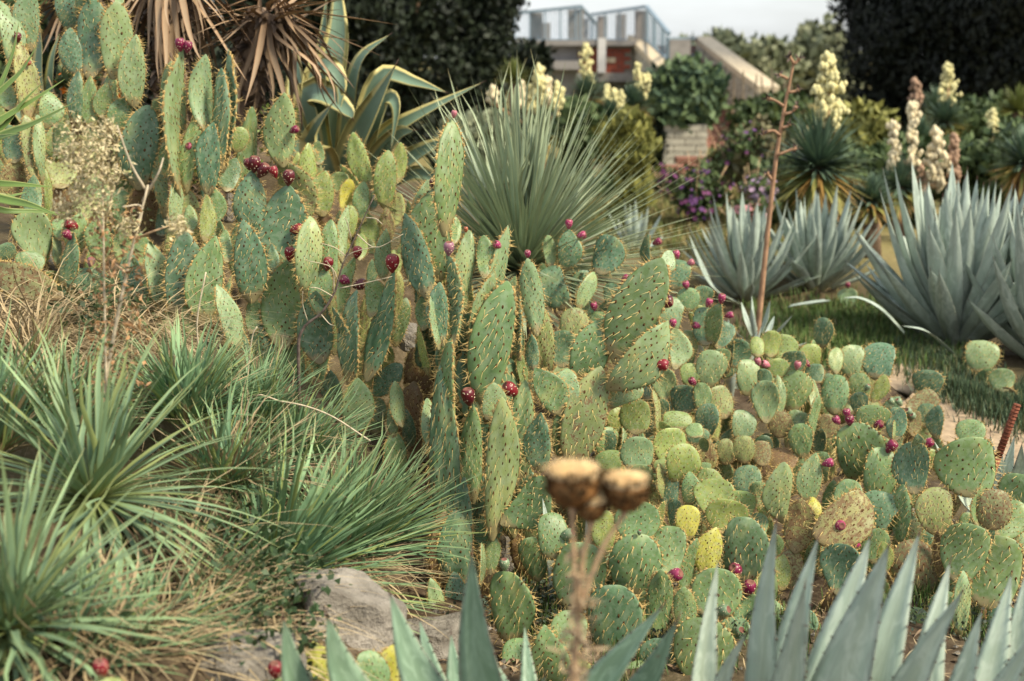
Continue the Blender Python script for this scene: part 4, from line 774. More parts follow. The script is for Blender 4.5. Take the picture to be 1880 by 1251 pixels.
tuft('dense blue-green grass tuft against the foot of the tallest cactus', P(640, 1020, 3.45), 420, .35, .011, 52, (18, 85), (.4, .05), droop=(.03, .25), rad=.055)
tuft('pale straw-tipped grass tuft below the twiggy dead stem', P(540, 850, 3.7), 300, .27, .0085, 53, (15, 85), (.1, 0), rad=.055)
tuft('blue-grey grass tuft under the round hole in the cactus clump', P(345, 770, 3.4), 330, .26, .0095, 54, (20, 85), (.1, 0), rad=.055)
tuft('blue-grey grass tuft behind the front yucca rosette', P(110, 800, 3.2), 280, .28, .008, 55, (20, 85), rad=.055, dead=.25)
tuft('blue-grey grass tuft at the picture edge behind straw', P(-20, 830, 3.0), 220, .34, .008, 56, (20, 85), rad=.055, dead=.25)
tuft('fine grey-green grass tuft left of the twiggy dead stem', P(470, 770, 3.7), 300, .24, .0065, 58, (25, 85), rad=.055)
tuft('dark green grass tuft below the front yucca leaf tips', P(330, 1130, 2.75), 230, .30, .008, 59, (0, 70), (.2, 0), rad=.055, dead=.35)
tuft('green grass tuft at the bottom edge by the dark flat rock', P(330, 1255, 2.5), 160, .26, .008, 60, (-5, 60), (.3, 0), rad=.055, dead=.35)
tuft('dry grass tuft in front of the fallen yellow pad', P(60, 660, 3.5), 130, .42, .0035, 61, (20, 80), (-.1, 0), mat=M_STRAW, dead=0, droop=(.3, .9), rad=.055)
tuft('straw and green grass tuft behind the creeping weed', P(420, 890, 3.2), 260, .28, .007, 63, (10, 80), (.2, 0), rad=.055, dead=.35)

tuft('green grass tuft at the bottom edge behind the blurred fruit', P(120, 1240, 2.3), 200, .25, .009, 68, (5, 80), (.1, 0), rad=.055, dead=.2)
tuft('dark green grass tuft beside the blurred red fruit', P(235, 1215, 2.45), 200, .27, .009, 64, (0, 70), (.2, 0), rad=.055, dead=.4)
tuft('thin green grass tuft above the dark flat rock', P(430, 1180, 2.85), 170, .27, .008, 66, (0, 70), (.3, 0), rad=.055, dead=.45)
# dry grass and straw strewn over the bank, and low weeds
def strew(name, label, n, region, Lr, w, mat, seed, el=(-5, 30), droop=(0, .4), lift=.02):
    pr = np.random.default_rng(seed); mb = MB()
    for i in range(n):
        x0, y0, x1, y1 = region[pr.integers(len(region))]; p = G(pr.uniform(x0, x1), pr.uniform(y0, y1))
        az = pr.uniform(0, 6.283); e = R(pr.uniform(*el)); r = np.array([math.cos(az) * math.cos(e), math.sin(az) * math.cos(e), math.sin(e)])
        blade(mb, A3(p) + np.array([0, 0, pr.random() * lift]), r, (0, 0, 1), pr.uniform(*Lr), w * pr.uniform(.6, 1.2), pr.uniform(*droop), 5, .2, side=pr.normal() * .2)
    return tag(put(name, mb.mesh(name, mat), I4), label, kind='stuff')
strew('straw', 'loose dry straw over the bank', 900, [(0, 560, 330, 720), (0, 1150, 520, 1250), (380, 820, 560, 1000), (250, 960, 520, 1180), (0, 560, 200, 680)], (.10, .34), .0042, M_STRAW, 71, (-5, 25), (0, .5), .05)
strew('fallen_straw', 'pale dead leaf bundle lying on the boulder', 90, [(600, 1040, 700, 1080)], (.14, .34), .005, M_STRAW, 72, (-3, 10), (0, .15), .06)
strew('litter', 'dry litter under the cacti', 900, [(700, 800, 900, 1000), (900, 900, 1100, 1250), (1200, 800, 1500, 1250), (1500, 1000, 1880, 1250), (950, 1000, 1080, 1200)], (.02, .09), .004, M_STRAW, 73, (-5, 30))
def pebbles(name, label, n, region, seed, sz=(.004, .016)):
    pr = np.random.default_rng(seed); mb = MB()
    for i in range(n):
        x0, y0, x1, y1 = region[pr.integers(len(region))]; p = G(pr.uniform(x0, x1), pr.uniform(y0, y1)); s_ = pr.uniform(*sz) * pr.uniform(.5, 1)
        V = [A3(p) + np.array(v) * s_ * pr.uniform(.6, 1.3, 3) for v in ((1, 0, 0), (0, 1, 0), (-1, 0, 0), (0, -1, 0), (.2, .1, .8), (0, 0, -.6))]
        mb.add(V, [(0, 1, 4), (1, 2, 4), (2, 3, 4), (3, 0, 4), (1, 0, 5), (2, 1, 5), (3, 2, 5), (0, 3, 5)])
    tag(put(name, mb.mesh(name, M_ROCK, False), I4), label, kind='stuff')
pebbles('gravel', 'small stones on the bare soil', 900, [(380, 1120, 900, 1250), (900, 950, 1100, 1250), (1200, 1000, 1880, 1250), (1650, 700, 1880, 860)], 75)
strew('dry_leaves', 'brown dry leaves on the bare soil', 500, [(300, 1120, 900, 1250), (900, 950, 1100, 1250), (1200, 1000, 1880, 1250), (700, 820, 800, 1000)], (.02, .05), .013, M_DEAD, 76, (-10, 30), (.2, .8), .01)
strew('long_straw', 'long dead grass leaves around the boulders', 130, [(400, 1060, 560, 1250), (560, 1040, 800, 1120), (0, 1080, 400, 1250)], (.14, .32), .006, M_STRAW, 77, (-8, 15), (0, .4), .05)
strew('arching_straw', 'long arching dry grass before the fallen yellow pad', 420, [(-60, 570, 260, 700), (200, 600, 330, 680)], (.2, .5), .0035, M_STRAW, 78, (10, 50), (.3, .9), .03)
def leafy(mb, pts_c, n, size, pr, mi=0, flat=.6):
    for i in range(n):
        c = pts_c(); d = unit(pr.normal(size=3)); u = unit(pr.normal(size=3) + np.array([0, 0, flat * 2])); s = size * pr.uniform(.6, 1.4)
        x, y, z = frame_np(d, u)
        mb.add([c - x * s * .0, c + z * s * .5 + x * s * .32 + y * s * .06, c + z * s, c + z * s * .5 - x * s * .32 + y * s * .06], [(0, 1, 2, 3)], [(0.5, 0), (1, .5), (.5, 1), (0, .5)], mi)
def weed(label, spots, n, size, seed, mat=None, name='creeping_weed', h=.08, stuff=True, cat='weed'):
    pr = np.random.default_rng(seed); mb = MB()
    S = [G(x, y) for x, y in spots]
    def pc():
        s = S[pr.integers(len(S))]; x, y = s.x + pr.normal() * .05, s.y + pr.normal() * .05
        return np.array([x, y, ground(x, y) + pr.random() * h + .01])
    leafy(mb, pc, n, size, pr)
    o = put(name, mb.mesh(name, mat or M_GREENLEAF), I4); tag(o, label, kind='stuff')
M_DARKWEED = leaf_mat('dark_weed', [(0, (.05, .09, .03)), (1, (.07, .13, .05))], vary=(.5, 1), rough=.5)
weed('dark green creeping weed through the grass', [(455, 960), (470, 1000), (440, 1040), (470, 1090), (500, 1130), (520, 1190), (430, 930), (480, 900), (470, 860), (520, 1230), (540, 1150)], 1500, .017, 81, M_DARKWEED, h=.16)
weed('green weed patches by the dry stem', [(190, 600), (150, 610), (240, 610), (180, 640), (90, 1230), (520, 1240)], 600, .02, 82, M_DARKWEED, h=.12)
weed('bright green leafy weed behind the fruiting clump', [(370, 360), (375, 330), (380, 300), (450, 260), (500, 300)], 500, .03, 83, leaf_mat('bright_weed', [(0, (.16, .24, .04)), (1, (.22, .3, .06))], vary=(.6, 1)), h=.25)
weed('dark ground cover among the round pads', [(990, 980), (1010, 1020), (980, 1060), (1000, 1100), (1030, 1000), (960, 1000), (960, 1130), (1010, 1160), (1240, 1200), (1400, 1180), (1650, 1150), (1780, 1170), (900, 1150)], 2600, .013, 84, leaf_mat('sedum', [(0, (.05, .075, .05)), (1, (.09, .12, .08))], vary=(.5, 1)), h=.04)
def turf(name, label, spots, n, L, w, mat, seed, sd=.12):
    pr = np.random.default_rng(seed); mb = MB(); S = [G(x, y) for x, y in spots]
    for i in range(n):
        s = S[pr.integers(len(S))]; x, y = s.x + pr.normal() * sd, s.y + pr.normal() * sd * 1.6
        el = R(pr.uniform(45, 90)); az = pr.uniform(0, 6.28); r = np.array([math.cos(az) * math.cos(el), math.sin(az) * math.cos(el), math.sin(el)])
        blade(mb, (x, y, ground(x, y)), r, (math.cos(az), math.sin(az), .2), L * pr.uniform(.5, 1.1), w, pr.uniform(-.1, .3), 3, .1)
    tag(put(name, mb.mesh(name, mat), I4), label, kind='stuff')
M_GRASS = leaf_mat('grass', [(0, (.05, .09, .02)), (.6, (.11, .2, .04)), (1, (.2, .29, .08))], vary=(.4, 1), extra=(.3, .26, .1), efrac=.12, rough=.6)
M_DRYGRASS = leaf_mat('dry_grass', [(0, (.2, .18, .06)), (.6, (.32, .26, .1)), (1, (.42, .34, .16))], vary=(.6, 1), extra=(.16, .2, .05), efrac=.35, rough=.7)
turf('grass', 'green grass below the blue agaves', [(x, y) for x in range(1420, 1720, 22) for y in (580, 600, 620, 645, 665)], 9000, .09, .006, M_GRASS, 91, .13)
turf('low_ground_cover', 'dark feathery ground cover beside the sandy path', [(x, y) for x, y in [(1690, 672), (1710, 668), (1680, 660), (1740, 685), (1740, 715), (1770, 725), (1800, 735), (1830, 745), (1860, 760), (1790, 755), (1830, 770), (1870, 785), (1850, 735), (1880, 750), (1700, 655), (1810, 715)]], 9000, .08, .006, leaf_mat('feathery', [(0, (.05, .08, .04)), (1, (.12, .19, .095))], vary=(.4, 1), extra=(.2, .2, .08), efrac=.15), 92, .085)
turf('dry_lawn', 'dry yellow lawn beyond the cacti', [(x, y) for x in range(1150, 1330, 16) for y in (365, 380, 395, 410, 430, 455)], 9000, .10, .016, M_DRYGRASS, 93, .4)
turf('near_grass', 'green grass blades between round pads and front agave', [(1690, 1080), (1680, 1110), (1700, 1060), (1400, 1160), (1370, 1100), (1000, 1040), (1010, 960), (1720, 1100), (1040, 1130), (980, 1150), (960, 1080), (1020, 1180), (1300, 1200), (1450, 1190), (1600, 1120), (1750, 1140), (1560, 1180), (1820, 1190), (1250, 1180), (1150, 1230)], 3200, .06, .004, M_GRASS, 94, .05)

# ------------------------------------------------------------------ dead-leaved palms on the bank
def dead_palm(label, base_px, crown_px, d, n, L, seed, rt, hang, group='dead-leaved yucca trunks'):
    b, c = P(*base_px, d), P(*crown_px, d); g = on_ground(base_px[0], d); pr = np.random.default_rng(seed)
    root = thing('dead_yucca', label, 'yucca', g, group)
    pts = [A3(g) - np.array([0, 0, .1]), A3(b), A3(b) * .5 + A3(c) * .5, A3(c)]
    mb = MB(); S = spline(pts, 14); tube(mb, S, [rt * (1 + .08 * math.sin(i * 2)) for i in range(14)], 14); tr = put('trunk', mb.mesh('trunk', M_BARK), I4, root)
    mb = MB()
    for i in range(520):
        t = pr.random(); k = min(12, int(t * 13)); u = t * 13 - k; p = S[k] * (1 - u) + S[k + 1] * u; a = pr.uniform(0, 6.28); x, y, z = frame_np(S[k + 1] - S[k], (0, 1, .1)); n_ = x * math.cos(a) + y * math.sin(a)
        blade(mb, p + n_ * rt * .95, unit(n_ * .7 + z * pr.uniform(-.9, .4)), n_, pr.uniform(.04, .09), pr.uniform(.018, .032), .2, 2, .1)
    put('leaf_bases', mb.mesh('leaf_bases', leaf_mat('leaf_base%d' % seed, [(0, (.09, .06, .045)), (1, (.24, .17, .12))], vary=(.4, 1), rough=.9)), I4, tr, kind='stuff')
    ms = [blade_mesh(seed * 7 + i, pr.uniform(-.05, .25), .026 / L, mat=M_DEAD) for i in range(6)]
    for i in range(n):
        az = pr.uniform(0, 6.28); el = R(pr.uniform(*hang)); r = np.array([math.cos(az), math.sin(az), 0]); out = r * math.cos(el) + np.array([0, 0, math.sin(el)])
        ll = L * pr.uniform(.6, 1.1); put('leaf', ms[pr.integers(6)], mat_of(out, -r * math.sin(el) + np.array([0, 0, math.cos(el)]), A3(c) + r * .05 + np.array([0, 0, pr.uniform(-.08, .08)]), (ll, ll, ll)), root)
dead_palm('leaning dead yucca trunk with brown leaves radiating above the striped agave', (425, 245), (492, 25), 5.9, 100, .5, 101, .085, (-70, 30))
dead_palm('dead yucca trunk with brown leaves hanging over the prickly pears', (318, 240), (310, -60), 5.7, 85, .46, 102, .075, (-88, -30))
dead_palm('dead yucca crown at the top edge behind the tall prickly pear', (150, 240), (150, -30), 6.4, 60, .40, 103, .07, (-85, 0))

# ------------------------------------------------------------------ thistle, weed stalk, twig, flower stalk, bar
M_STALK = plain('dry_stalk', (.44, .3, .18), 0.8, 0.2, 0.35, 60, 0.4); M_BRACT = plain('bract', (.19, .09, .03), 0.75, 0.2, 0.55, 90, 0.3); M_FLUFF = plain('fluff', (.84, .62, .37), 0.9, 0.1, 0.3, 70, 0.2)
M_TWIG = plain('dark_twig', (.12, .09, .075), 0.8, 0.2, 0.3, 80, 0.4); M_PALESTEM = plain('pale_stem', (.5, .42, .3), 0.8, 0.2, 0.25, 80, 0.3)
def thistle():
    d = 1.62; heads = [(1052, 888, 49, 46), (1149, 902, 41, 40), (1086, 930, 29, 30)]
    g = on_ground(1060, d); root = thing('dry_thistle', 'dry brown thistle with three seed heads in front of the cacti', 'thistle', g); pr = np.random.default_rng(5)
    joint = P(1062, 1130, d)
    mb = MB(); tube(mb, spline([g - Vector((0, 0, .05)), P(1065, 1500, d), P(1055, 1251, d), joint], 14), [.0065 - .0002 * i for i in range(14)], 9)
    stem = put('stem', mb.mesh('stem', M_STALK), I4, root)
    for hx, hy, rw, rh in heads:
        dd = d + (.03 if hx == 1084 else 0); c = A3(P(hx, hy, dd)); m = M2(dd); W, H = rw * m, rh * m
        mb = MB(); tube(mb, spline([joint, P((hx + 1062) / 2 - 4, (hy + 1130) / 2, dd), c - np.array([0, 0, H])], 10), [.0032] * 9 + [.005], 7); put('stalk', mb.mesh('stalk', M_STALK), I4, root)
        mb = MB(); prof = [(-1.0, .15), (-.85, .55), (-.55, .86), (-.15, .98), (.2, .95), (.45, .84), (.5, .6), (.5, .05)]
        V = [(c[0] + W * w * math.cos(a), c[1] + W * w * math.sin(a), c[2] + H * z) for z, w in prof for a in np.arange(16) * math.pi / 8]
        mb.add(V, [(i * 16 + k, i * 16 + (k + 1) % 16, (i + 1) * 16 + (k + 1) % 16, (i + 1) * 16 + k) for i in range(7) for k in range(16)])
        hd = put('seed_head', mb.mesh('seed_head', M_BRACT), I4, root)
        mb = MB()
        for i in range(230):
            z = pr.uniform(-.92, .5); w = np.interp(z, [p[0] for p in prof[:6]], [p[1] for p in prof[:6]]); a = pr.uniform(0, 6.28); o = np.array([math.cos(a), math.sin(a), 0])
            blade(mb, c + o * W * w * .97 + np.array([0, 0, H * z]), unit(o * .75 + np.array([0, 0, .8])), o, W * pr.uniform(.3, .55), W * .2, pr.uniform(-.1, .4), 3, .15)
        put('bracts', mb.mesh('bracts', leaf_mat('bract_leaf%d' % hx, [(0, (.06, .028, .012)), (.55, (.24, .12, .04)), (1, (.62, .42, .2))], vary=(.25, 1), rough=.7)), I4, hd, kind='stuff')
        mb = MB()
        V = [(c[0] + W * .9 * w * math.cos(a), c[1] + W * .9 * w * math.sin(a), c[2] + H * z) for z, w in [(.3, .9), (.45, .98), (.55, .8), (.62, .5), (.64, .05)] for a in np.arange(16) * math.pi / 8]
        mb.add(V, [(i * 16 + k, i * 16 + (k + 1) % 16, (i + 1) * 16 + (k + 1) % 16, (i + 1) * 16 + k) for i in range(4) for k in range(16)])
        for i in range(1100):
            a = pr.uniform(0, 6.28); rr = math.sqrt(pr.random()) * .9; q = c + np.array([math.cos(a) * W * rr, math.sin(a) * W * rr, H * .35])
            spike(mb, q, np.array([math.cos(a) * rr * .5, math.sin(a) * rr * .5, 1.0]) + pr.normal(size=3) * .15, H * (1.0 - rr * .3) * pr.uniform(.2, .75), .0018)
        put('fluff', mb.mesh('fluff', M_FLUFF, False), I4, hd, kind='stuff')
    mb = MB()
    for i in range(150):
        y = pr.uniform(1010, 1330); p = A3(P(1062 + pr.normal() * 12, y, d + pr.normal() * .01)); dr = unit(pr.normal(size=3) + np.array([0, 0, -.5]))
        blade(mb, p, dr, pr.normal(size=3), pr.uniform(.008, .03), pr.uniform(.003, .008), pr.uniform(.2, .9), 3, .4)
    put('shrivelled_leaves', mb.mesh('shrivelled_leaves', leaf_mat('shrivel', [(0, (.4, .28, .16)), (1, (.6, .46, .3))], vary=(.6, 1))), I4, stem, kind='stuff')
thistle()
def dry_weed():
    d = 2.9; g = on_ground(185, d); pr = np.random.default_rng(9); root = thing('dry_weed', 'blurred beige dry weed stalk with fluffy seed clusters', 'weed', g)
    mb = MB(); main = spline([g, P(182, 800, d), P(205, 640, d), P(240, 470, d), P(272, 340, d)], 18); tube(mb, main, [.006 - .00022 * i for i in range(18)], 7)
    st = put('stem', mb.mesh('stem', M_PALESTEM), I4, root)
    br = [[(196, 740), (192, 560), (190, 420), (187, 300)], [(246, 440), (282, 425), (310, 415)], [(268, 350), (240, 300), (215, 230)], [(190, 430), (170, 380), (150, 340)], [(190, 420), (205, 360), (215, 300)], [(230, 500), (205, 480), (185, 455)], [(262, 370), (290, 320), (300, 290)], [(188, 330), (160, 300), (140, 280)], [(250, 430), (260, 380), (225, 380)]]
    for k, q in enumerate(br):
        mb = MB(); S = spline([P(x, y, d + pr.normal() * .02) for x, y in q], 9); tube(mb, S, [.0032 - .00022 * i for i in range(9)], 6); put('branch', mb.mesh('branch', M_STALK if k % 2 else M_PALESTEM), I4, root)
    mb = MB(); cl = [(150, 255, 42), (180, 275, 40), (130, 290, 30), (165, 310, 34), (200, 330, 30), (150, 350, 30), (120, 385, 25), (235, 415, 22), (325, 415, 22), (200, 235, 18), (335, 418, 12), (185, 380, 28)]
    for x, y, r in cl:
        c = A3(P(x, y, d + pr.normal() * .02)); m = M2(d)
        for i in range(int(r * 7)):
            q = c + pr.normal(size=3) * r * m * .46; blade(mb, q, pr.normal(size=3), pr.normal(size=3), pr.uniform(.007, .014), pr.uniform(.003, .006), .2, 2, .3)
    put('seed_clusters', mb.mesh('seed_clusters', leaf_mat('seed_fluff', [(0, (.66, .58, .32)), (1, (.85, .7, .45))], vary=(.75, 1), extra=(.5, .5, .22), efrac=.12)), I4, root, kind='stuff')
    mb = MB()
    for i in range(620):
        x, y = (pr.normal() * 16 + 190 + (pr.random() < .4) * 50, pr.uniform(380, 740)); q = A3(P(x, y, d + pr.normal() * .03)); blade(mb, q, pr.normal(size=3), pr.normal(size=3), pr.uniform(.008, .02), pr.uniform(.004, .008), .5, 3, .3)
    put('withered_leaves', mb.mesh('withered_leaves', leaf_mat('withered', [(0, (.42, .22, .09)), (1, (.56, .33, .16))], vary=(.5, 1), extra=(.12, .18, .06), efrac=.3)), I4, root, kind='stuff')
dry_weed()
def twig():
    d = 3.75; pr = np.random.default_rng(10); g = on_ground(545, d); root = thing('dead_twig', 'bare dark twig with thin side shoots in front of the cacti', 'twig', g)
    pts = [g, P(548, 665, d), P(556, 605, d), P(590, 575, d), P(615, 535, d), (P(628, 490, d)), P(650, 440, d), P(688, 358, d)]
    mb = MB(); tube(mb, spline(pts, 30), [.0052 - .00013 * i for i in range(30)], 7); put('stem', mb.mesh('stem', M_TWIG), I4, root)
    for q in [[(612, 545), (585, 530), (570, 528)], [(620, 515), (607, 490), (560, 478)], [(634, 470), (615, 455), (590, 447)], [(622, 530), (670, 520), (720, 508)], [(628, 485), (645, 465), (690, 453)], [(645, 440), (638, 410), (632, 400)], [(565, 590), (556, 560), (556, 535)], [(590, 578), (605, 595), (615, 598)], [(672, 400), (690, 402), (702, 412)], [(655, 430), (690, 455), (740, 430)], [(613, 540), (612, 500), (600, 480)]]:
        mb = MB(); tube(mb, spline([P(x, y, d - .02 * i) for i, (x, y) in enumerate(q)], 8), [.0018 - .00015 * i for i in range(8)], 5); put('side_shoot', mb.mesh('side_shoot', M_PALESTEM), I4, root)
twig()
def wire_stem(label, pts, d, r):
    g = on_ground(pts[0][0], d); mb = MB(); tube(mb, spline([g] + [P(x, y, d) for x, y in pts], 20), r, 6); tag(put('dry_straw_stalk', mb.mesh('dry_straw_stalk', M_PALESTEM), I4), label, 'stalk', 'thin dry stalks')
wire_stem('thin pale dry stem rising before the broad clump', [(375, 700), (368, 660), (362, 590), (378, 500)], 3.6, .0022)
wire_stem('thin pale curved stem next to the dead twig foot', [(455, 760), (455, 690), (463, 620), (472, 600)], 3.6, .0018)
wire_stem('long pale dry stalk arching over the grass tufts', [(455, 745), (520, 738), (600, 760), (680, 810)], 3.5, .0022)
def flower_stalk():
    d = 7.0; g = on_ground(1392, d); root = thing('agave_flower_stalk', 'tall reddish dry agave flower stalk with short side branches', 'flower stalk', g); pr = np.random.default_rng(3)
    m1 = plain('stalk_red', (.34, .2, .12), 0.7, 0.2, 0.35, 20, 0.4)
    mb = MB(); S = spline([g, P(1392, 600, d), P(1408, 440, d), P(1425, 290, d), P(1442, 190, d), P(1458, 112, d)], 26); tube(mb, S, [.017 * (1 - .026 * i) for i in range(26)], 10); put('stem', mb.mesh('stem', m1), I4, root)
    for q in [[(1432, 250), (1420, 240), (1400, 245)], [(1438, 195), (1425, 186), (1408, 180)], [(1428, 285), (1445, 278), (1462, 272)], [(1440, 210), (1455, 205), (1462, 195)], [(1447, 170), (1460, 168), (1466, 165)], [(1458, 118), (1452, 108), (1450, 105)], [(1458, 118), (1464, 112), (1467, 108)], [(1446, 145), (1436, 140), (1430, 138)], [(1436, 235), (1446, 232), (1450, 228)], [(1416, 330), (1410, 320), (1408, 318)]]:
        mb = MB(); T = spline([P(x, y, d - .02) for x, y in q], 6); tube(mb, T, [.009, .008, .0075, .007, .009, .012], 6); b = put('side_branch', mb.mesh('side_branch', m1), I4, root)
        mb = MB()
        for k in range(7): blade(mb, T[-1], pr.normal(size=3) + np.array([0, 0, .6]), pr.normal(size=3), .035, .014, .3, 2, .3)
        put('dry_pod', mb.mesh('dry_pod', M_TWIG), I4, b)
flower_stalk()
M_RUST = plain('rust', (.17, .055, .03), 0.85, 0.3, 0.5, 60, 0.4)
mb = MB(); tube(mb, [P(1832, 840, 4.2), P(1868, 742, 4.2)], .011, 10)
for k in range(16): 
    a, b_ = A3(P(1832, 840, 4.2)), A3(P(1868, 742, 4.2)); q = a + (b_ - a) * (k + .5) / 16; tube(mb, [q, q + (b_ - a) * .012], .0128, 10)
a = P(1832, 840, 4.2); e = P(1790, 960, 4.2); tube(mb, [on_ground(1760, 4.2) - Vector((0, 0, .05)), e, a], .011, 10)
tag(put('rusty_bar', mb.mesh('rusty_bar', M_RUST), I4), 'rusty ribbed steel bar leaning beside the big round pad', 'bar')
# ------------------------------------------------------------------ background: stairs, terrace, trees, flowering yuccas, shrubs
M_CONC = plain('concrete', (.27, .25, .235), 0.85, 0.2, 0.15, 6, 0.2); M_CONC_D = plain('grey_plaster', (.30, .285, .275), 0.85, 0.2, 0.12, 5, 0.2)
M_COPING = plain('coping', (.55, .46, .33), 0.85, 0.2, 0.15, 8, 0.2); M_BRICK = plain('pale_brick', (.42, .39, .32), 0.9, 0.2, 0.22, 9, 0.3); M_MORTAR = plain('mortar', (.26, .23, .19), 0.95, 0.1, 0.2, 20, 0.3)
M_REDB = plain('red_brick', (.32, .085, .055), 0.9, 0.2, 0.3, 8, 0.3); M_RAIL = plain('blue_grey_rail', (.22, .30, .36), 0.45, 0.4, 0.1, 5, 0, 0.3); M_STEP = plain('red_step', (.25, .12, .085), 0.9, 0.2, 0.3, 6, 0.3)
D = 27.0
def xz(px, py, d=D): p = P(px, py, d); return p.x, p.z
def slab(name, px0, py0, px1, py1, d0, d1, mat, root, kind=None):
    x0, z1 = xz(px0, py0, d0); x1, z0 = xz(px1, py1, d0); mb = MB(); box(mb, x0, x1, d0, d1, z0, z1); return put(name, mb.mesh(name, mat, False), I4, root, kind=kind)
root = thing('terrace', 'raised terrace of concrete and red brick with railings behind the garden', 'terrace', on_ground(1060, D))
slab('deck', 940, 74, 1170, 84, D - .3, D + 9, M_CONC, root)
slab('wall', 955, 84.2, 1058, 330, D, D + 8, M_CONC_D, root)
slab('beam', 962, 112, 1064, 128, D - .4, D - .01, M_CONC, root)
x0, z0 = xz(1060, 134); x1, z1 = xz(1160, 84.5)
br = slab('brick_wall', 1060, 84.5, 1162, 134, D - .1, D + 8, M_MORTAR, root)
bw, bh = .205, .062; nrow = int((z1 - z0) / (bh + .012)); ncol = int((x1 - x0) / (bw + .014)) + 1
mbk = MB(); box(mbk, 0, bw, -.02, 0, 0, bh); brick_me = mbk.mesh('brick', M_REDB, False)
for r_ in range(nrow):
    for c_ in range(ncol):
        xx = x0 + (c_ - .5 * (r_ % 2)) * (bw + .014)
        if xx < x0 or xx + bw > x1 + .05: continue
        put('brick', brick_me, Matrix.Translation((xx, D - .1 + random.uniform(-.004, .002), z0 + r_ * (bh + .012) + .006)), br)
slab('brick_wall_base', 1058, 134.2, 1168, 150, D - .2, D + 8, M_CONC, root)
slab('foundation', 1040, 150.2, 1170, 330, D + .6, D + 8, M_CONC_D, root)
pl = slab('plate', 1112, 106, 1130, 115, D - .15, D - .125, M_COPING, root)
for px, w, dd, top in [(985, 21, 0, 24), (1004, 14, 3, 42), (1058, 27, 0, 18), (1106, 16, 3, 30), (1141, 16, 3, 26), (1178, 19, 0, 20), (1076, 10, 4, 34)]:
    slab('pillar', px - w / 2, top, px + w / 2, 73.6, D + dd, D + dd + .34, M_CONC if w > 10 else M_CONC_D, root)
slab('white_post', 1098, 70, 1112, 134, D - .35, D - .2, plain('white_paint', (.62, .6, .58), .6, .3, .06, 8, 0), root)
def railing(pts, root, n, h=.0):
    """pts: (px, top y, bottom y, depth) corners"""
    mb = MB(); top = [P(a, b, d) for a, b, c, d in pts]; bot = [P(a, c, d) for a, b, c, d in pts]
    for i in range(len(pts) - 1):
        obox(mb, top[i], top[i + 1], .06, .05); obox(mb, bot[i], bot[i + 1], .04, .04); m = [(t * .5 + b * .5) for t, b in zip(top, bot)]
        k = n[i]
        for j in range(k + 1):
            f = j / k; a = top[i].lerp(top[i + 1], f); b = bot[i].lerp(bot[i + 1], f); tube(mb, [b, a], .007 if j % 6 else .018, 5)
    return put('railing', mb.mesh('railing', M_RAIL, False), I4, root)
railing([(945, 25, 74, D), (1066, 12, 74, D - .2), (1098, 48, 74, D + 5)], root, [26, 10])
railing([(1086, 27, 74, D + 4), (1187, 12, 74, D - .2), (1228, 62, 112, D - 4)], root, [22, 16])
railing([(1225, 72, 110, D - 3), (1290, 70, 100, D + 2)], root, [12])
slab('white_column', 1230, 73, 1262, 330, D - 3.2, D - 2.85, M_CONC, root)
# stairs coming down between two sloping parapets
st = thing('stairs', 'flight of red steps between two sloping pale brick parapets', 'stairs', on_ground(1340, 23))
def parapet(a, b, drop, w=.24):
    """sloping wall from top corner a to lower corner b (points on its top), down to the ground, with a coping"""
    a, b = A3(a), A3(b); mb = MB(); dirh = unit(np.array([b[0] - a[0], b[1] - a[1], 0])); nrm = np.array([-dirh[1], dirh[0], 0]) * w / 2
    V = [a + nrm, a - nrm, b + nrm, b - nrm]; G0 = [np.array([v[0], v[1], -.2]) for v in V]
    mb.add(V + G0, [(0, 1, 3, 2), (4, 6, 7, 5), (0, 4, 5, 1), (2, 3, 7, 6), (0, 2, 6, 4), (1, 5, 7, 3)])
    par = put('parapet', mb.mesh('parapet', M_BRICK, False), I4, st)
    mb = MB()
    ln = math.hypot(b[0] - a[0], b[1] - a[1]); zt = lambda f: a[2] + (b[2] - a[2]) * f
    # courses: thin recessed joints shown as proud brick rows on both faces
    for sg in (1, -1):
        z = .0
        while z < a[2] - .12:
            fmax = 1.0 if z + .1 < b[2] else (a[2] - z - .11) / (a[2] - b[2] + 1e-6)
            if fmax > .05:
                p, q = np.array([a[0], a[1], z + .05]) + nrm * sg * 1.02, np.array([a[0] + (b[0] - a[0]) * fmax, a[1] + (b[1] - a[1]) * fmax, z + .05]) + nrm * sg * 1.02
                k = max(1, int(ln * fmax / .45))
                for j in range(k): obox(mb, p + (q - p) * (j + .015) / k, p + (q - p) * (j + .985) / k, .03, .085)
            z += .1
    put('bricks', mb.mesh('bricks', M_BRICK, False), I4, par, kind='stuff')
    mb = MB(); obox(mb, a + np.array([0, 0, .06]), b + np.array([0, 0, .06]), w + .1, .1); put('coping', mb.mesh('coping', M_COPING, False), I4, par)
parapet(P(1168, 76, 27.5), P(1250, 160, 23.5), 1); parapet(P(1290, 78, 28), P(1412, 172, 23.0), 1)
T0, T1 = A3(P(1228, 84, 28.3)), A3(P(1345, 215, 23.2)); wid = A3(P(1300, 100, 28)) - A3(P(1195, 100, 27.4)); wid[2] = 0
nst = 16; ht = T0[2] / nst
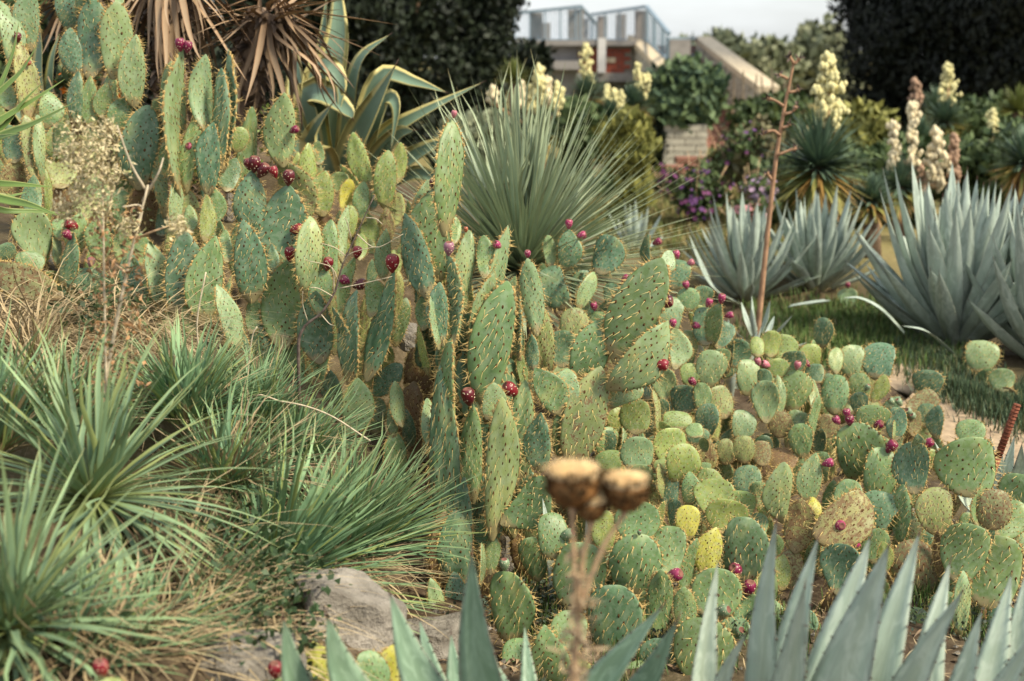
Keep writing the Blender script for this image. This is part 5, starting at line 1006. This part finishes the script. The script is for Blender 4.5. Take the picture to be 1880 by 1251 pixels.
for i in range(nst):
    a = T0 + (T1 - T0) * i / nst; b_ = T0 + (T1 - T0) * (i + 1.05) / nst; z1 = T0[2] * (1 - i / nst); dv = np.array([b_[0] - a[0], b_[1] - a[1], 0]); mb = MB()
    q = [a - wid * .45, a + wid * .45, a + wid * .45 + dv, a - wid * .45 + dv]
    mb.add([(v[0], v[1], z1) for v in q] + [(v[0], v[1], -.1) for v in q], [(0, 3, 2, 1), (4, 5, 6, 7), (0, 1, 5, 4), (1, 2, 6, 5), (2, 3, 7, 6), (3, 0, 4, 7)]); put('step', mb.mesh('step', M_STEP, False), I4, st)
# brick planter with its shrub, and loose red slabs
dp = 18.6; x0, z1 = xz(1219, 228, dp); x1, _ = xz(1300, 228, dp); pr_ = thing('brick_planter', 'square pale brick block below the ivy-like shrub', 'planter', ((x0 + x1) / 2, dp + .3, 0))
mb = MB(); box(mb, x0 + .012, x1 - .012, dp + .012, dp + .6, -.1, z1 - .01); put('core', mb.mesh('core', M_MORTAR, False), I4, pr_)
H = z1; nr = 7; rh = H / nr
for r_ in range(nr):
    nb = 2; L_ = (x1 - x0) / 2
    for c_ in range(-1, 3):
        a = x0 + (c_ + (.5 if r_ % 2 else 0)) * L_; b_ = a + L_ - .012; a, b_ = max(a, x0), min(b_, x1)
        if b_ - a < .05: continue
        mb = MB(); box(mb, a, b_, dp + random.uniform(-.006, .004), dp + .1, r_ * rh, (r_ + 1) * rh - .012); put('brick', mb.mesh('brick', M_BRICK, False), I4, pr_)
    for k in range(2):
        mb = MB(); box(mb, x1 - .1, x1 + .002, dp + .102 + k * .25, dp + .34 + k * .25, r_ * rh, (r_ + 1) * rh - .012); put('brick', mb.mesh('brick', M_BRICK, False), I4, pr_)
for px, py, d, w, lab in [(1270, 296, 17.6, .36, 'upper red stone slab beside the brick planter'), (1250, 312, 16.8, .44, 'lower red stone slab beside the brick planter')]:
    p = P(px, py, d); mb = MB(); box(mb, p.x - w / 2, p.x + w / 2, d, d + .3, max(0, p.z - .04), p.z + .04); box(mb, p.x - w / 2 + .03, p.x + w / 2 - .02, d + .02, d + .28, -.05, max(0, p.z - .04)); tag(put('stone_slab', mb.mesh('stone_slab', M_STEP, False), I4), lab, 'slab')

# ---- trees and shrubs
def clump_mat(name, lo, hi, rough=.6):
    m, N, L, b = new_mat(name, rough, .25); r = rnd(N, L); n = noise(N, L, 2.2, 3, 'World')
    v = math_n(N, L, 'ADD', math_n(N, L, 'MULTIPLY', r, .55), math_n(N, L, 'MULTIPLY', n.outputs[0], .5))
    L.new(ramp(N, L, v, [(.25, lo), (.8, hi)]), b.inputs['Base Color']); return m
def crown(mb, blobs, n, size, pr, up=.4, shell=.55):
    B = np.array(blobs); V = (B[:, 3] * B[:, 4] * B[:, 5]) ** .67; q = B[pr.choice(len(B), n, p=V / V.sum())]
    U = lambda v: v / (np.linalg.norm(v, axis=1, keepdims=True) + 1e-9)
    d = U(pr.normal(size=(n, 3))); rr = (shell + (1 - shell) * pr.random((n, 1)) ** .6) * (1 + pr.normal(size=(n, 1)) * .06)
    c = q[:, :3] + d * q[:, 3:] * rr; nn = U(d + pr.normal(size=(n, 3)) * .6)
    z = U(np.cross(nn, pr.normal(size=(n, 3))) + np.array([0, 0, up])); x = U(np.cross(nn, z)); s = size * pr.uniform(.6, 1.5, (n, 1))
    W = np.stack([c, c + z * s * .5 + x * s * .28, c + z * s, c + z * s * .5 - x * s * .28], 1).reshape(-1, 3)
    mb.add(W, np.arange(4 * n).reshape(n, 4).tolist(), np.tile([(.5, 0), (1, .5), (.5, 1), (0, .5)], (n, 1)))
def tree(name, label, cat, base, trunk_r, blobs, n, size, mat, seed, group=None, up=.4, trunk_top=None, shell=.55):
    pr = np.random.default_rng(seed); root = thing(name, label, cat, base, group)
    top = trunk_top or max(b_[2] for b_ in blobs); mb = MB(); b0 = A3(base)
    tube(mb, [b0 - np.array([0, 0, .15]), b0 + np.array([.03, 0, (top - b0[2]) * .4]), np.array([b0[0], b0[1], top])], [trunk_r, trunk_r * .75, trunk_r * .2], 8)
    for k, bl in enumerate(blobs[:8]): 
        s_ = np.array([b0[0], b0[1], b0[2] + (bl[2] - b0[2]) * .6]); tube(mb, [s_, (s_ + A3(bl[:3])) / 2, A3(bl[:3])], [trunk_r * .45, trunk_r * .3, trunk_r * .12], 5)
    put('trunk', mb.mesh('trunk', M_BARK), I4, root)
    mb = MB(); crown(mb, blobs, n, size, pr, up, shell); put('crown', mb.mesh('crown', mat), I4, root, kind='stuff'); return root
M_CYP = clump_mat('cypress', (.003, .005, .003), (.009, .013, .007)); M_CYP2 = clump_mat('cypress_lighter', (.005, .009, .005), (.018, .027, .013)); M_OLIVE = clump_mat('olive_tree', (.10, .12, .065), (.27, .28, .17)); M_IVY = clump_mat('ivy', (.02, .045, .03), (.14, .2, .09))  # second cypress green is slightly lighter, for the conifers and dark shrubs
M_SHRUBY = clump_mat('yellow_shrub', (.10, .11, .025), (.27, .26, .07)); M_SHRUBG = clump_mat('green_shrub', (.03, .055, .02), (.1, .14, .05)); M_FAR = clump_mat('far_green', (.10, .125, .08), (.22, .24, .15))
def cyp_blobs(px, d, rx, z1, seed, z0=.2, n=26):
    pr = np.random.default_rng(seed); b = on_ground(px, d); out = []
    for i in range(n):
        f = i / (n - 1); z = z0 + (z1 - z0) * f; w = rx * (.75 + .35 * math.sin(min(1, f * 1.6) * 2.2)) * (1 - max(0, f - .6) / .4 * .85)
        a = pr.uniform(0, 6.28); o = w * .35; out.append((b.x + math.cos(a) * o, b.y + math.sin(a) * o, b.z + z, w * pr.uniform(.6, .85), w * .75, (z1 - z0) / n * 2.2))
    return b, out
for px, d, rx, z1, sd, lab, n in [(1640, 26, 1.35, 8.5, 1, 'black-green cypress behind the large cream flower spike', 15000), (1775, 25, 1.2, 9, 2, 'dark cypress rising behind the second cream flower spike', 15000), (1890, 23.5, 1.25, 8, 3, 'dark cypress at the picture edge behind palms', 15000)]:
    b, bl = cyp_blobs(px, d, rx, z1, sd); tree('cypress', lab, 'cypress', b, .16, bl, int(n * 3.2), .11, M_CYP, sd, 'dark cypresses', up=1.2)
for px, d, rx, z1, sd, lab, n in [(865, 19, .62, 7, 4, 'dark conifer beside the terrace above the fountain plant', 13000), (745, 18, .75, 7, 5, 'dark conifer behind the striped agave leaf tips', 13000), (620, 17, .8, 7, 6, 'dark conifer behind the leaning dead yucca', 12000), (490, 16, .8, 6.5, 7, 'dark conifer behind the top of the dead yucca trunk', 9000)]:
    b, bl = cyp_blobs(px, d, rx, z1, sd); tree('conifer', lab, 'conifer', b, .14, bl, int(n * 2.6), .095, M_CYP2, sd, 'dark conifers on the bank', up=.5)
def blob_px(px, py, d, w, h, n, seed, jit=.5, dz=1.0):
    pr = np.random.default_rng(seed); out = []
    m = M2(d)
    for i in range(n):
        a = pr.uniform(0, 6.28); r = math.sqrt(pr.random()) * .62
        c = P(px + math.cos(a) * r * w / 2, py - math.sin(a) * r * h / 2, d + pr.normal() * w * m * .15); s = pr.uniform(.22, .42); out.append((c.x, c.y, c.z, w * m * s, w * m * s, h * m * s))
    return out
def bush(name, label, px, py, d, w, h, n, size, mat, seed, nb=10, group=None, cat='shrub', up=.4, tr=.04):
    bl = blob_px(px, py, d, w, h, nb, seed); b = on_ground(px, d); m = M2(d)
    if cat == 'shrub' and 'planter' not in label:        # leafy down to the soil
        zc = P(px, py, d).z; pr = np.random.default_rng(seed + 500); k = max(3, nb // 2)
        for i in range(k): bl.append((b.x + pr.normal() * w * m * .2, d + pr.normal() * w * m * .12, b.z + (zc - b.z) * (.15 + .8 * i / k), w * m * .3, w * m * .25, max(.12, (zc - b.z) / k)))
        n = int(n * 1.35)
    return tree(name, label, cat, b, tr, bl, n, size, mat, seed, group, up, shell=.3)
bush('shrub', 'low dark shrub at the foot of the terrace', 975, 118, 22, 70, 70, 2500, .12, M_CYP2, 11)
bush('shrub', 'dense two-toned shrub growing over the brick planter', 1250, 178, 18.9, 128, 116, 7000, .13, M_IVY, 12, 18)
bush('shrub', 'dark shrub stem side next to the brick planter', 1207, 250, 18.7, 34, 110, 1800, .1, M_CYP2, 13, 8)
bush('shrub', 'yellow-green rounded shrub behind the fountain plant', 1155, 265, 12, 96, 110, 4500, .08, M_SHRUBY, 14, 12, up=1.5)
bush('tree', 'pale olive tree on the hill beside the cypress', 1490, 120, 46, 120, 120, 3500, .35, M_OLIVE, 16, 16, 'hill trees', 'tree', tr=.15)
bush('tree', 'pale olive tree on the hill above the pampas plumes', 1415, 130, 44, 120, 90, 3500, .32, M_OLIVE, 17, 16, 'hill trees', 'tree', tr=.15)
bush('tree', 'darker tree on the hill next to the stair parapet', 1330, 95, 42, 60, 60, 2000, .3, M_FAR, 18, 10, 'hill trees', 'tree', tr=.12)
bush('tree', 'hazy tree behind the white column', 1275, 115, 44, 60, 60, 1800, .3, M_FAR, 19, 8, 'hill trees', 'tree', tr=.12)
bush('tree', 'round pale tree low on the hill under the cypress', 1545, 150, 45, 100, 110, 2800, .33, M_OLIVE, 20, 12, 'hill trees', 'tree', tr=.15)
bush('tree', 'pointed narrow tree on the hill skyline', 1482, 72, 52, 26, 60, 700, .3, M_FAR, 21, 6, 'hill trees', 'tree', tr=.1)
for i, (px, py, d, w, h, lab) in enumerate([(1420, 215, 19, 150, 70, 'grey-green shrub below the pampas plumes'), (1585, 240, 13.5, 110, 90, 'yellow-green shrub behind the large flowering yucca'), (1640, 300, 12.5, 120, 90, 'dark green shrub under the faded pink spikes'), (1800, 230, 17, 150, 80, 'dark green shrub under the second cream spike'), (1400, 300, 14, 140, 120, 'brownish green shrub behind the purple asters'), (1870, 300, 12, 120, 120, 'green shrub at the picture edge above the agave'), (880, 250, 13, 160, 60, 'grey-green shrub behind the fountain leaf tips'), (1060, 230, 14.5, 110, 80, 'dark green shrub under the first cream spike')]):
    bush('shrub', lab, px, py, d, w, h, 2200, .10, [M_SHRUBG, M_SHRUBY, M_SHRUBG, M_SHRUBG, clump_mat('brown_shrub', (.05, .05, .025), (.17, .15, .07)), M_SHRUBG, M_FAR, M_SHRUBG, M_FAR][i], 30 + i, 9)
for lab, px, py, d, w, h, sd in [('dark low shrub between the flower stalk and yellow skirt', 1440, 345, 12.4, 120, 110, 46), ('dark low shrub under the yellow skirted yucca', 1585, 335, 12.2, 160, 120, 47), ('dark low shrub behind the largest agave leaf tips', 1790, 310, 12.6, 230, 120, 48)]:
    bush('shrub', lab, px, py, d, w, h, 3500, .09, M_SHRUBG, sd, 12)
bush('shrub', 'dark evergreen shrub behind the tall slender prickly pear', 230, 90, 7.6, 260, 260, 4000, .09, M_CYP2, 41, 12)
bush('shrub', 'dark evergreen shrub under the dead yucca crown', 430, 180, 7.9, 240, 200, 3500, .09, M_CYP2, 42, 12)
bush('shrub', 'dark evergreen shrub at the top edge corner', 40, 120, 7.8, 160, 300, 3000, .09, M_SHRUBG, 43, 10)
# orange marigold glimpsed behind the prickly pear
def flowers(name, label, cat, px, py, d, w, h, nf, cols, seed, fs=.018, leaf=None, group=None, nl=1200):
    pr = np.random.default_rng(seed); b = on_ground(px, d); root = thing(name, label, cat, b, group); m = M2(d); mb = MB(); mf = MB()
    for i in range(40):
        t = P(px + pr.normal() * w * .3, py - h * .2 + pr.normal() * h * .2, d + pr.normal() * w * m * .2); tube(mb, [A3(b) + pr.normal(size=3) * .02, (A3(b) + A3(t)) / 2 + pr.normal(size=3) * .03, A3(t)], [.006, .004, .003], 4)
    put('stems', mb.mesh('stems', M_STALK), I4, root, kind='stuff'); mb = MB()
    bl = blob_px(px, py + h * .1, d, w, h, 9, seed); crown(mb, bl, nl, .06, pr, .6, .2); put('foliage', mb.mesh('foliage', leaf or M_SHRUBG), I4, root, kind='stuff')
    for i in range(nf):
        bb = bl[pr.integers(len(bl))]; dd = unit(pr.normal(size=3) + np.array([0, -.5, .5])); c = A3(bb[:3]) + dd * np.array(bb[3:]) * 1.05; n_ = unit(dd + np.array([0, 0, .4])); x, y, z = frame_np(n_, (0, 1, .2)); s = fs * pr.uniform(.7, 1.3); mi = pr.integers(len(cols))
        V = [c + z * s * .1]; F = []
        for k in range(10): a = k * .628; rr = s * (1 if k % 2 else .55); V.append(c + (x * math.cos(a) + y * math.sin(a)) * rr + z * s * .25)
        mf.add(V, [(0, 1 + k, 1 + (k + 1) % 10) for k in range(10)], None, int(mi))
    put('blossoms', mf.mesh('blossoms', cols), I4, root, kind='stuff')
M_PUR = plain('purple', (.12, .05, .15), .7, .2, .3, 20, 0); M_MAG = plain('magenta', (.16, .05, .13), .7, .2, .3, 20, 0); M_LIL = plain('lilac', (.42, .30, .42), .7, .2, .2, 20, 0); M_PNK = plain('pink_sedum', (.5, .24, .25), .7, .2, .2, 20, 0); M_ORA = plain('orange', (.7, .16, .01), .7, .2, .2, 20, 0)
flowers('aster', 'purple aster bush at the edge of the dry lawn', 'aster', 1285, 352, 12.5, 110, 110, 110, [M_PUR, M_MAG], 51, .026, group='asters'); flowers('aster', 'tall purple aster bush beside the flower stalk', 'aster', 1375, 280, 14, 110, 110, 100, [M_PUR, M_MAG], 52, .026, group='asters')
flowers('aster', 'pale lilac aster beside the flower stalk', 'aster', 1388, 345, 12, 55, 70, 130, [M_LIL], 53, .028, group='asters', nl=400); flowers('aster', 'magenta aster by the lawn near the planter', 'aster', 1222, 330, 15, 60, 50, 60, [M_MAG], 54, .034, group='asters', nl=500)
flowers('aster', 'magenta aster drifting behind the first purple bush', 'aster', 1320, 310, 15, 60, 60, 60, [M_MAG, M_PUR], 55, .034, group='asters', nl=500); flowers('stonecrop', 'pink stonecrop flower heads under the lilac aster', 'stonecrop', 1375, 385, 11, 70, 30, 90, [M_PNK], 56, .028, nl=300)
flowers('marigold', 'orange marigold glimpsed behind the tall slender prickly pear', 'marigold', 160, 165, 6.0, 110, 70, 40, [M_ORA], 57, .02, nl=500)

# ---- flowering yuccas and plumes (leaves too small to pick apart here)
M_YU_D = leaf_mat('yucca_dark', [(0, (.2, .22, .1)), (.25, (.13, .2, .135)), (1, (.2, .3, .19))], vary=(.55, 1)); M_YU_L = leaf_mat('yucca_low', [(0, (.2, .2, .08)), (.3, (.26, .31, .09)), (1, (.5, .42, .12))], vary=(.6, 1), extra=(.5, .3, .09), efrac=.35)
M_CREAM = plain('cream_bloom', (.62, .57, .29), .6, .2, .15, 12, 0); M_FADED = plain('faded_bloom', (.66, .57, .38), .7, .2, .25, 12, 0); M_PINKD = plain('dried_bloom', (.34, .22, .15), .8, .2, .3, 12, 0)
M_YU_Y = leaf_mat('yucca_yellowgreen', [(0, (.25, .27, .08)), (1, (.26, .31, .09))], vary=(.55, 1))
def yucca(label, px, py, d, r, spikes, seed, mat=None, n=260, low=True, cat='yucca', name='flowering_yucca', elr=(-10, 88), w=.022, group='flowering yuccas'):
    pr = np.random.default_rng(seed); b = on_ground(px, d); c = A3(P(px, py, d)); root = thing(name, label, cat, b, group); m = M2(d); L = r * m; mb = MB(); lo = MB()
    for i in range(n):
        az = pr.uniform(0, 6.28); f = pr.random(); el = R(elr[0] + (elr[1] - elr[0]) * f); rr = np.array([math.cos(az), math.sin(az), 0]); blade(mb, c, rr * math.cos(el) + np.array([0, 0, math.sin(el)]), -rr * math.sin(el) + np.array([0, 0, math.cos(el)]), L * pr.uniform(.7, 1.1), w, pr.uniform(0, .15), 4, .2)
    if low:
        for i in range(n // 2):
            az = pr.uniform(0, 6.28); el = R(pr.uniform(-65, 8)); rr = np.array([math.cos(az), math.sin(az), 0]); blade(lo, c - np.array([0, 0, L * .1]), rr * math.cos(el) + np.array([0, 0, math.sin(el)]), (0, 0, 1), L * pr.uniform(.7, 1.1), w * 1.1, pr.uniform(0, .2), 4, .2)
        put('old_leaves', lo.mesh('old_leaves', M_YU_L), I4, root, kind='stuff')
    put('leaves', mb.mesh('leaves', mat or M_YU_D), I4, root, kind='stuff')
    mb = MB(); tube(mb, [A3(b) - np.array([0, 0, .05]), c], [.07, .055], 8); put('trunk', mb.mesh('trunk', M_BARK), I4, root)
    for sx, y0, y1, sw, bm in spikes:
        mb = MB(); t0, t1 = A3(P(sx, y1, d)), A3(P(sx, y0, d)); tube(mb, [c, t0, t1], [.016, .012, .005], 6); sp = put('flower_spike', mb.mesh('flower_spike', M_STALK), I4, root); mb = MB(); W = sw * m / 2; Hh = t1[2] - t0[2]
        nb = int(max(50, 200 * (sw / 40) * (Hh / .6))); NBR = 26; BR = [(k / NBR, k * 2.4 + pr.normal() * .3, pr.uniform(.65, 1.15)) for k in range(NBR)]
        for i in range(nb):
            f, a, lk = BR[pr.integers(NBR)]; rad = W * (math.sin(min(1, f * 2.4 + .35) * 1.57)) * (1 - f) ** .55 * 1.15 * lk; u_ = pr.uniform(.2, 1); q = t0 + (t1 - t0) * min(1, f + .1 * u_ * lk) + np.array([math.cos(a), math.sin(a), 0]) * rad * u_ + pr.normal(size=3) * .012; s = .030 * pr.uniform(.7, 1.1)
            V = [q + np.array([0, 0, s * .9])] + [q + np.array([math.cos(k * 1.257) * s * .75, math.sin(k * 1.257) * s * .75, 0]) for k in range(5)] + [q + np.array([math.cos(k * 1.257 + .6) * s * .5, math.sin(k * 1.257 + .6) * s * .5, -s * .9]) for k in range(5)]
            mb.add(V, [(0, 1 + k, 1 + (k + 1) % 5) for k in range(5)] + [(1 + k, 6 + k, 6 + (k + 1) % 5, 1 + (k + 1) % 5) for k in range(5)])
        put('blossoms', mb.mesh('blossoms', bm), I4, sp, kind='stuff')
yucca('flowering yucca with the largest cream flower spike and yellowing skirt', 1502, 308, 9.4, 112, [(1521, 105, 236, 66, M_CREAM)], 61, n=420, w=.02)
yucca('flowering yucca with cream spike before the dark cypress', 1735, 225, 15, 52, [(1741, 118, 196, 40, M_CREAM)], 62); yucca('flowering yucca with small cream spike near the picture edge', 1845, 285, 13, 62, [(1823, 204, 270, 40, M_CREAM)], 63)
yucca('yucca with faded pinkish flower spikes above the largest agave', 1650, 345, 11, 62, [(1641, 225, 315, 26, M_FADED), (1676, 193, 315, 30, M_FADED), (1720, 238, 345, 46, M_FADED), (1752, 250, 335, 22, M_PINKD), (1690, 300, 360, 24, M_PINKD)], 64)
yucca('brown dried flower spike beside the cypress', 1690, 260, 14, 50, [(1681, 145, 195, 24, M_PINKD)], 65); yucca('flowering yucca with cream spike in front of the terrace wall', 1078, 178, 16.5, 50, [(1076, 84, 146, 32, M_CREAM), (1084, 146, 158, 12, M_CREAM)], 66)
yucca('flowering yucca with two small cream spikes beside the planter shrub', 1162, 195, 15.5, 48, [(1170, 118, 166, 20, M_CREAM), (1186, 138, 182, 17, M_CREAM)], 67); yucca('yucca with clustered pale spikes behind the fountain plant', 990, 245, 12, 50, [(990, 122, 190, 34, M_CREAM), (1024, 154, 205, 26, M_CREAM), (978, 160, 205, 20, M_CREAM), (905, 160, 190, 16, M_FADED), (958, 160, 195, 18, M_FADED), (1004, 140, 190, 18, M_FADED)], 68)
yucca('yucca with scattered small pale spikes beneath the terrace', 1122, 215, 15, 40, [(1113, 160, 190, 14, M_CREAM), (1128, 166, 200, 18, M_CREAM), (1140, 172, 196, 12, M_CREAM)], 69); yucca('yellow-green fountain yucca in front of the dark conifer', 942, 148, 17, 42, [], 70, M_YU_Y, 240, False)
yucca('green palm-like yucca at the picture edge under the cypress', 1868, 205, 14, 50, [], 71, M_YU_Y, 240, False); yucca('green palm-like yucca behind the picture-edge agave', 1880, 300, 10.5, 70, [], 72, M_YU_D, 260, True); yucca('dark blue yucca behind the faded pink spikes', 1720, 205, 17, 50, [], 73); yucca('dark yucca between flower stalk and largest agave', 1600, 370, 10.2, 55, [], 74, M_YU_D, 240, True)
def pampas():
    d = 19.5
    for i, (px, y0, y1) in enumerate([(1345, 140, 205), (1363, 132, 212), (1384, 138, 210), (1402, 140, 205), (1421, 128, 210), (1438, 136, 205), (1455, 142, 212)]):
        pr = np.random.default_rng(80 + i); b = on_ground(px, d); lab = ['first pampas plume beside the stair parapet', 'second pampas plume from the stair parapet', 'third pampas plume from the stair parapet', 'fourth pampas plume from the stair parapet', 'fifth pampas plume from the stair parapet', 'sixth pampas plume touching the flower stalk', 'last pampas plume behind the flower stalk'][i]
        root = thing('pampas_grass', lab, 'pampas grass', b, 'pampas plumes'); t0, t1 = A3(P(px, y1, d)), A3(P(px + pr.normal() * 3, y0, d)); mb = MB(); tube(mb, [A3(b), t0, t1], [.012, .01, .004], 5); st_ = put('stem', mb.mesh('stem', M_STALK), I4, root); mb = MB()
        for k in range(240):
            f = pr.random(); q = t0 + (t1 - t0) * f; a = pr.uniform(0, 6.28); rr = np.array([math.cos(a), math.sin(a), 0]); blade(mb, q, rr * .35 + np.array([0, 0, 1]), rr, .13 * (1.2 - f), .02, .2, 2, .1)
        put('plume', mb.mesh('plume', [leaf_mat('plume%d' % i, [(0, (.5, .38, .26)), (1, (.62, .5, .36))], vary=(.7, 1))]), I4, root, kind='stuff')
        mb = MB()
        for k in range(70):
            a = pr.uniform(0, 6.28); el = R(pr.uniform(30, 85)); rr = np.array([math.cos(a), math.sin(a), 0]); blade(mb, A3(b), rr * math.cos(el) + np.array([0, 0, math.sin(el)]), (0, 0, 1), pr.uniform(.4, .8), .015, .3, 4, .1)
        put('leaves', mb.mesh('leaves', M_TUFT), I4, root, kind='stuff')
pampas()
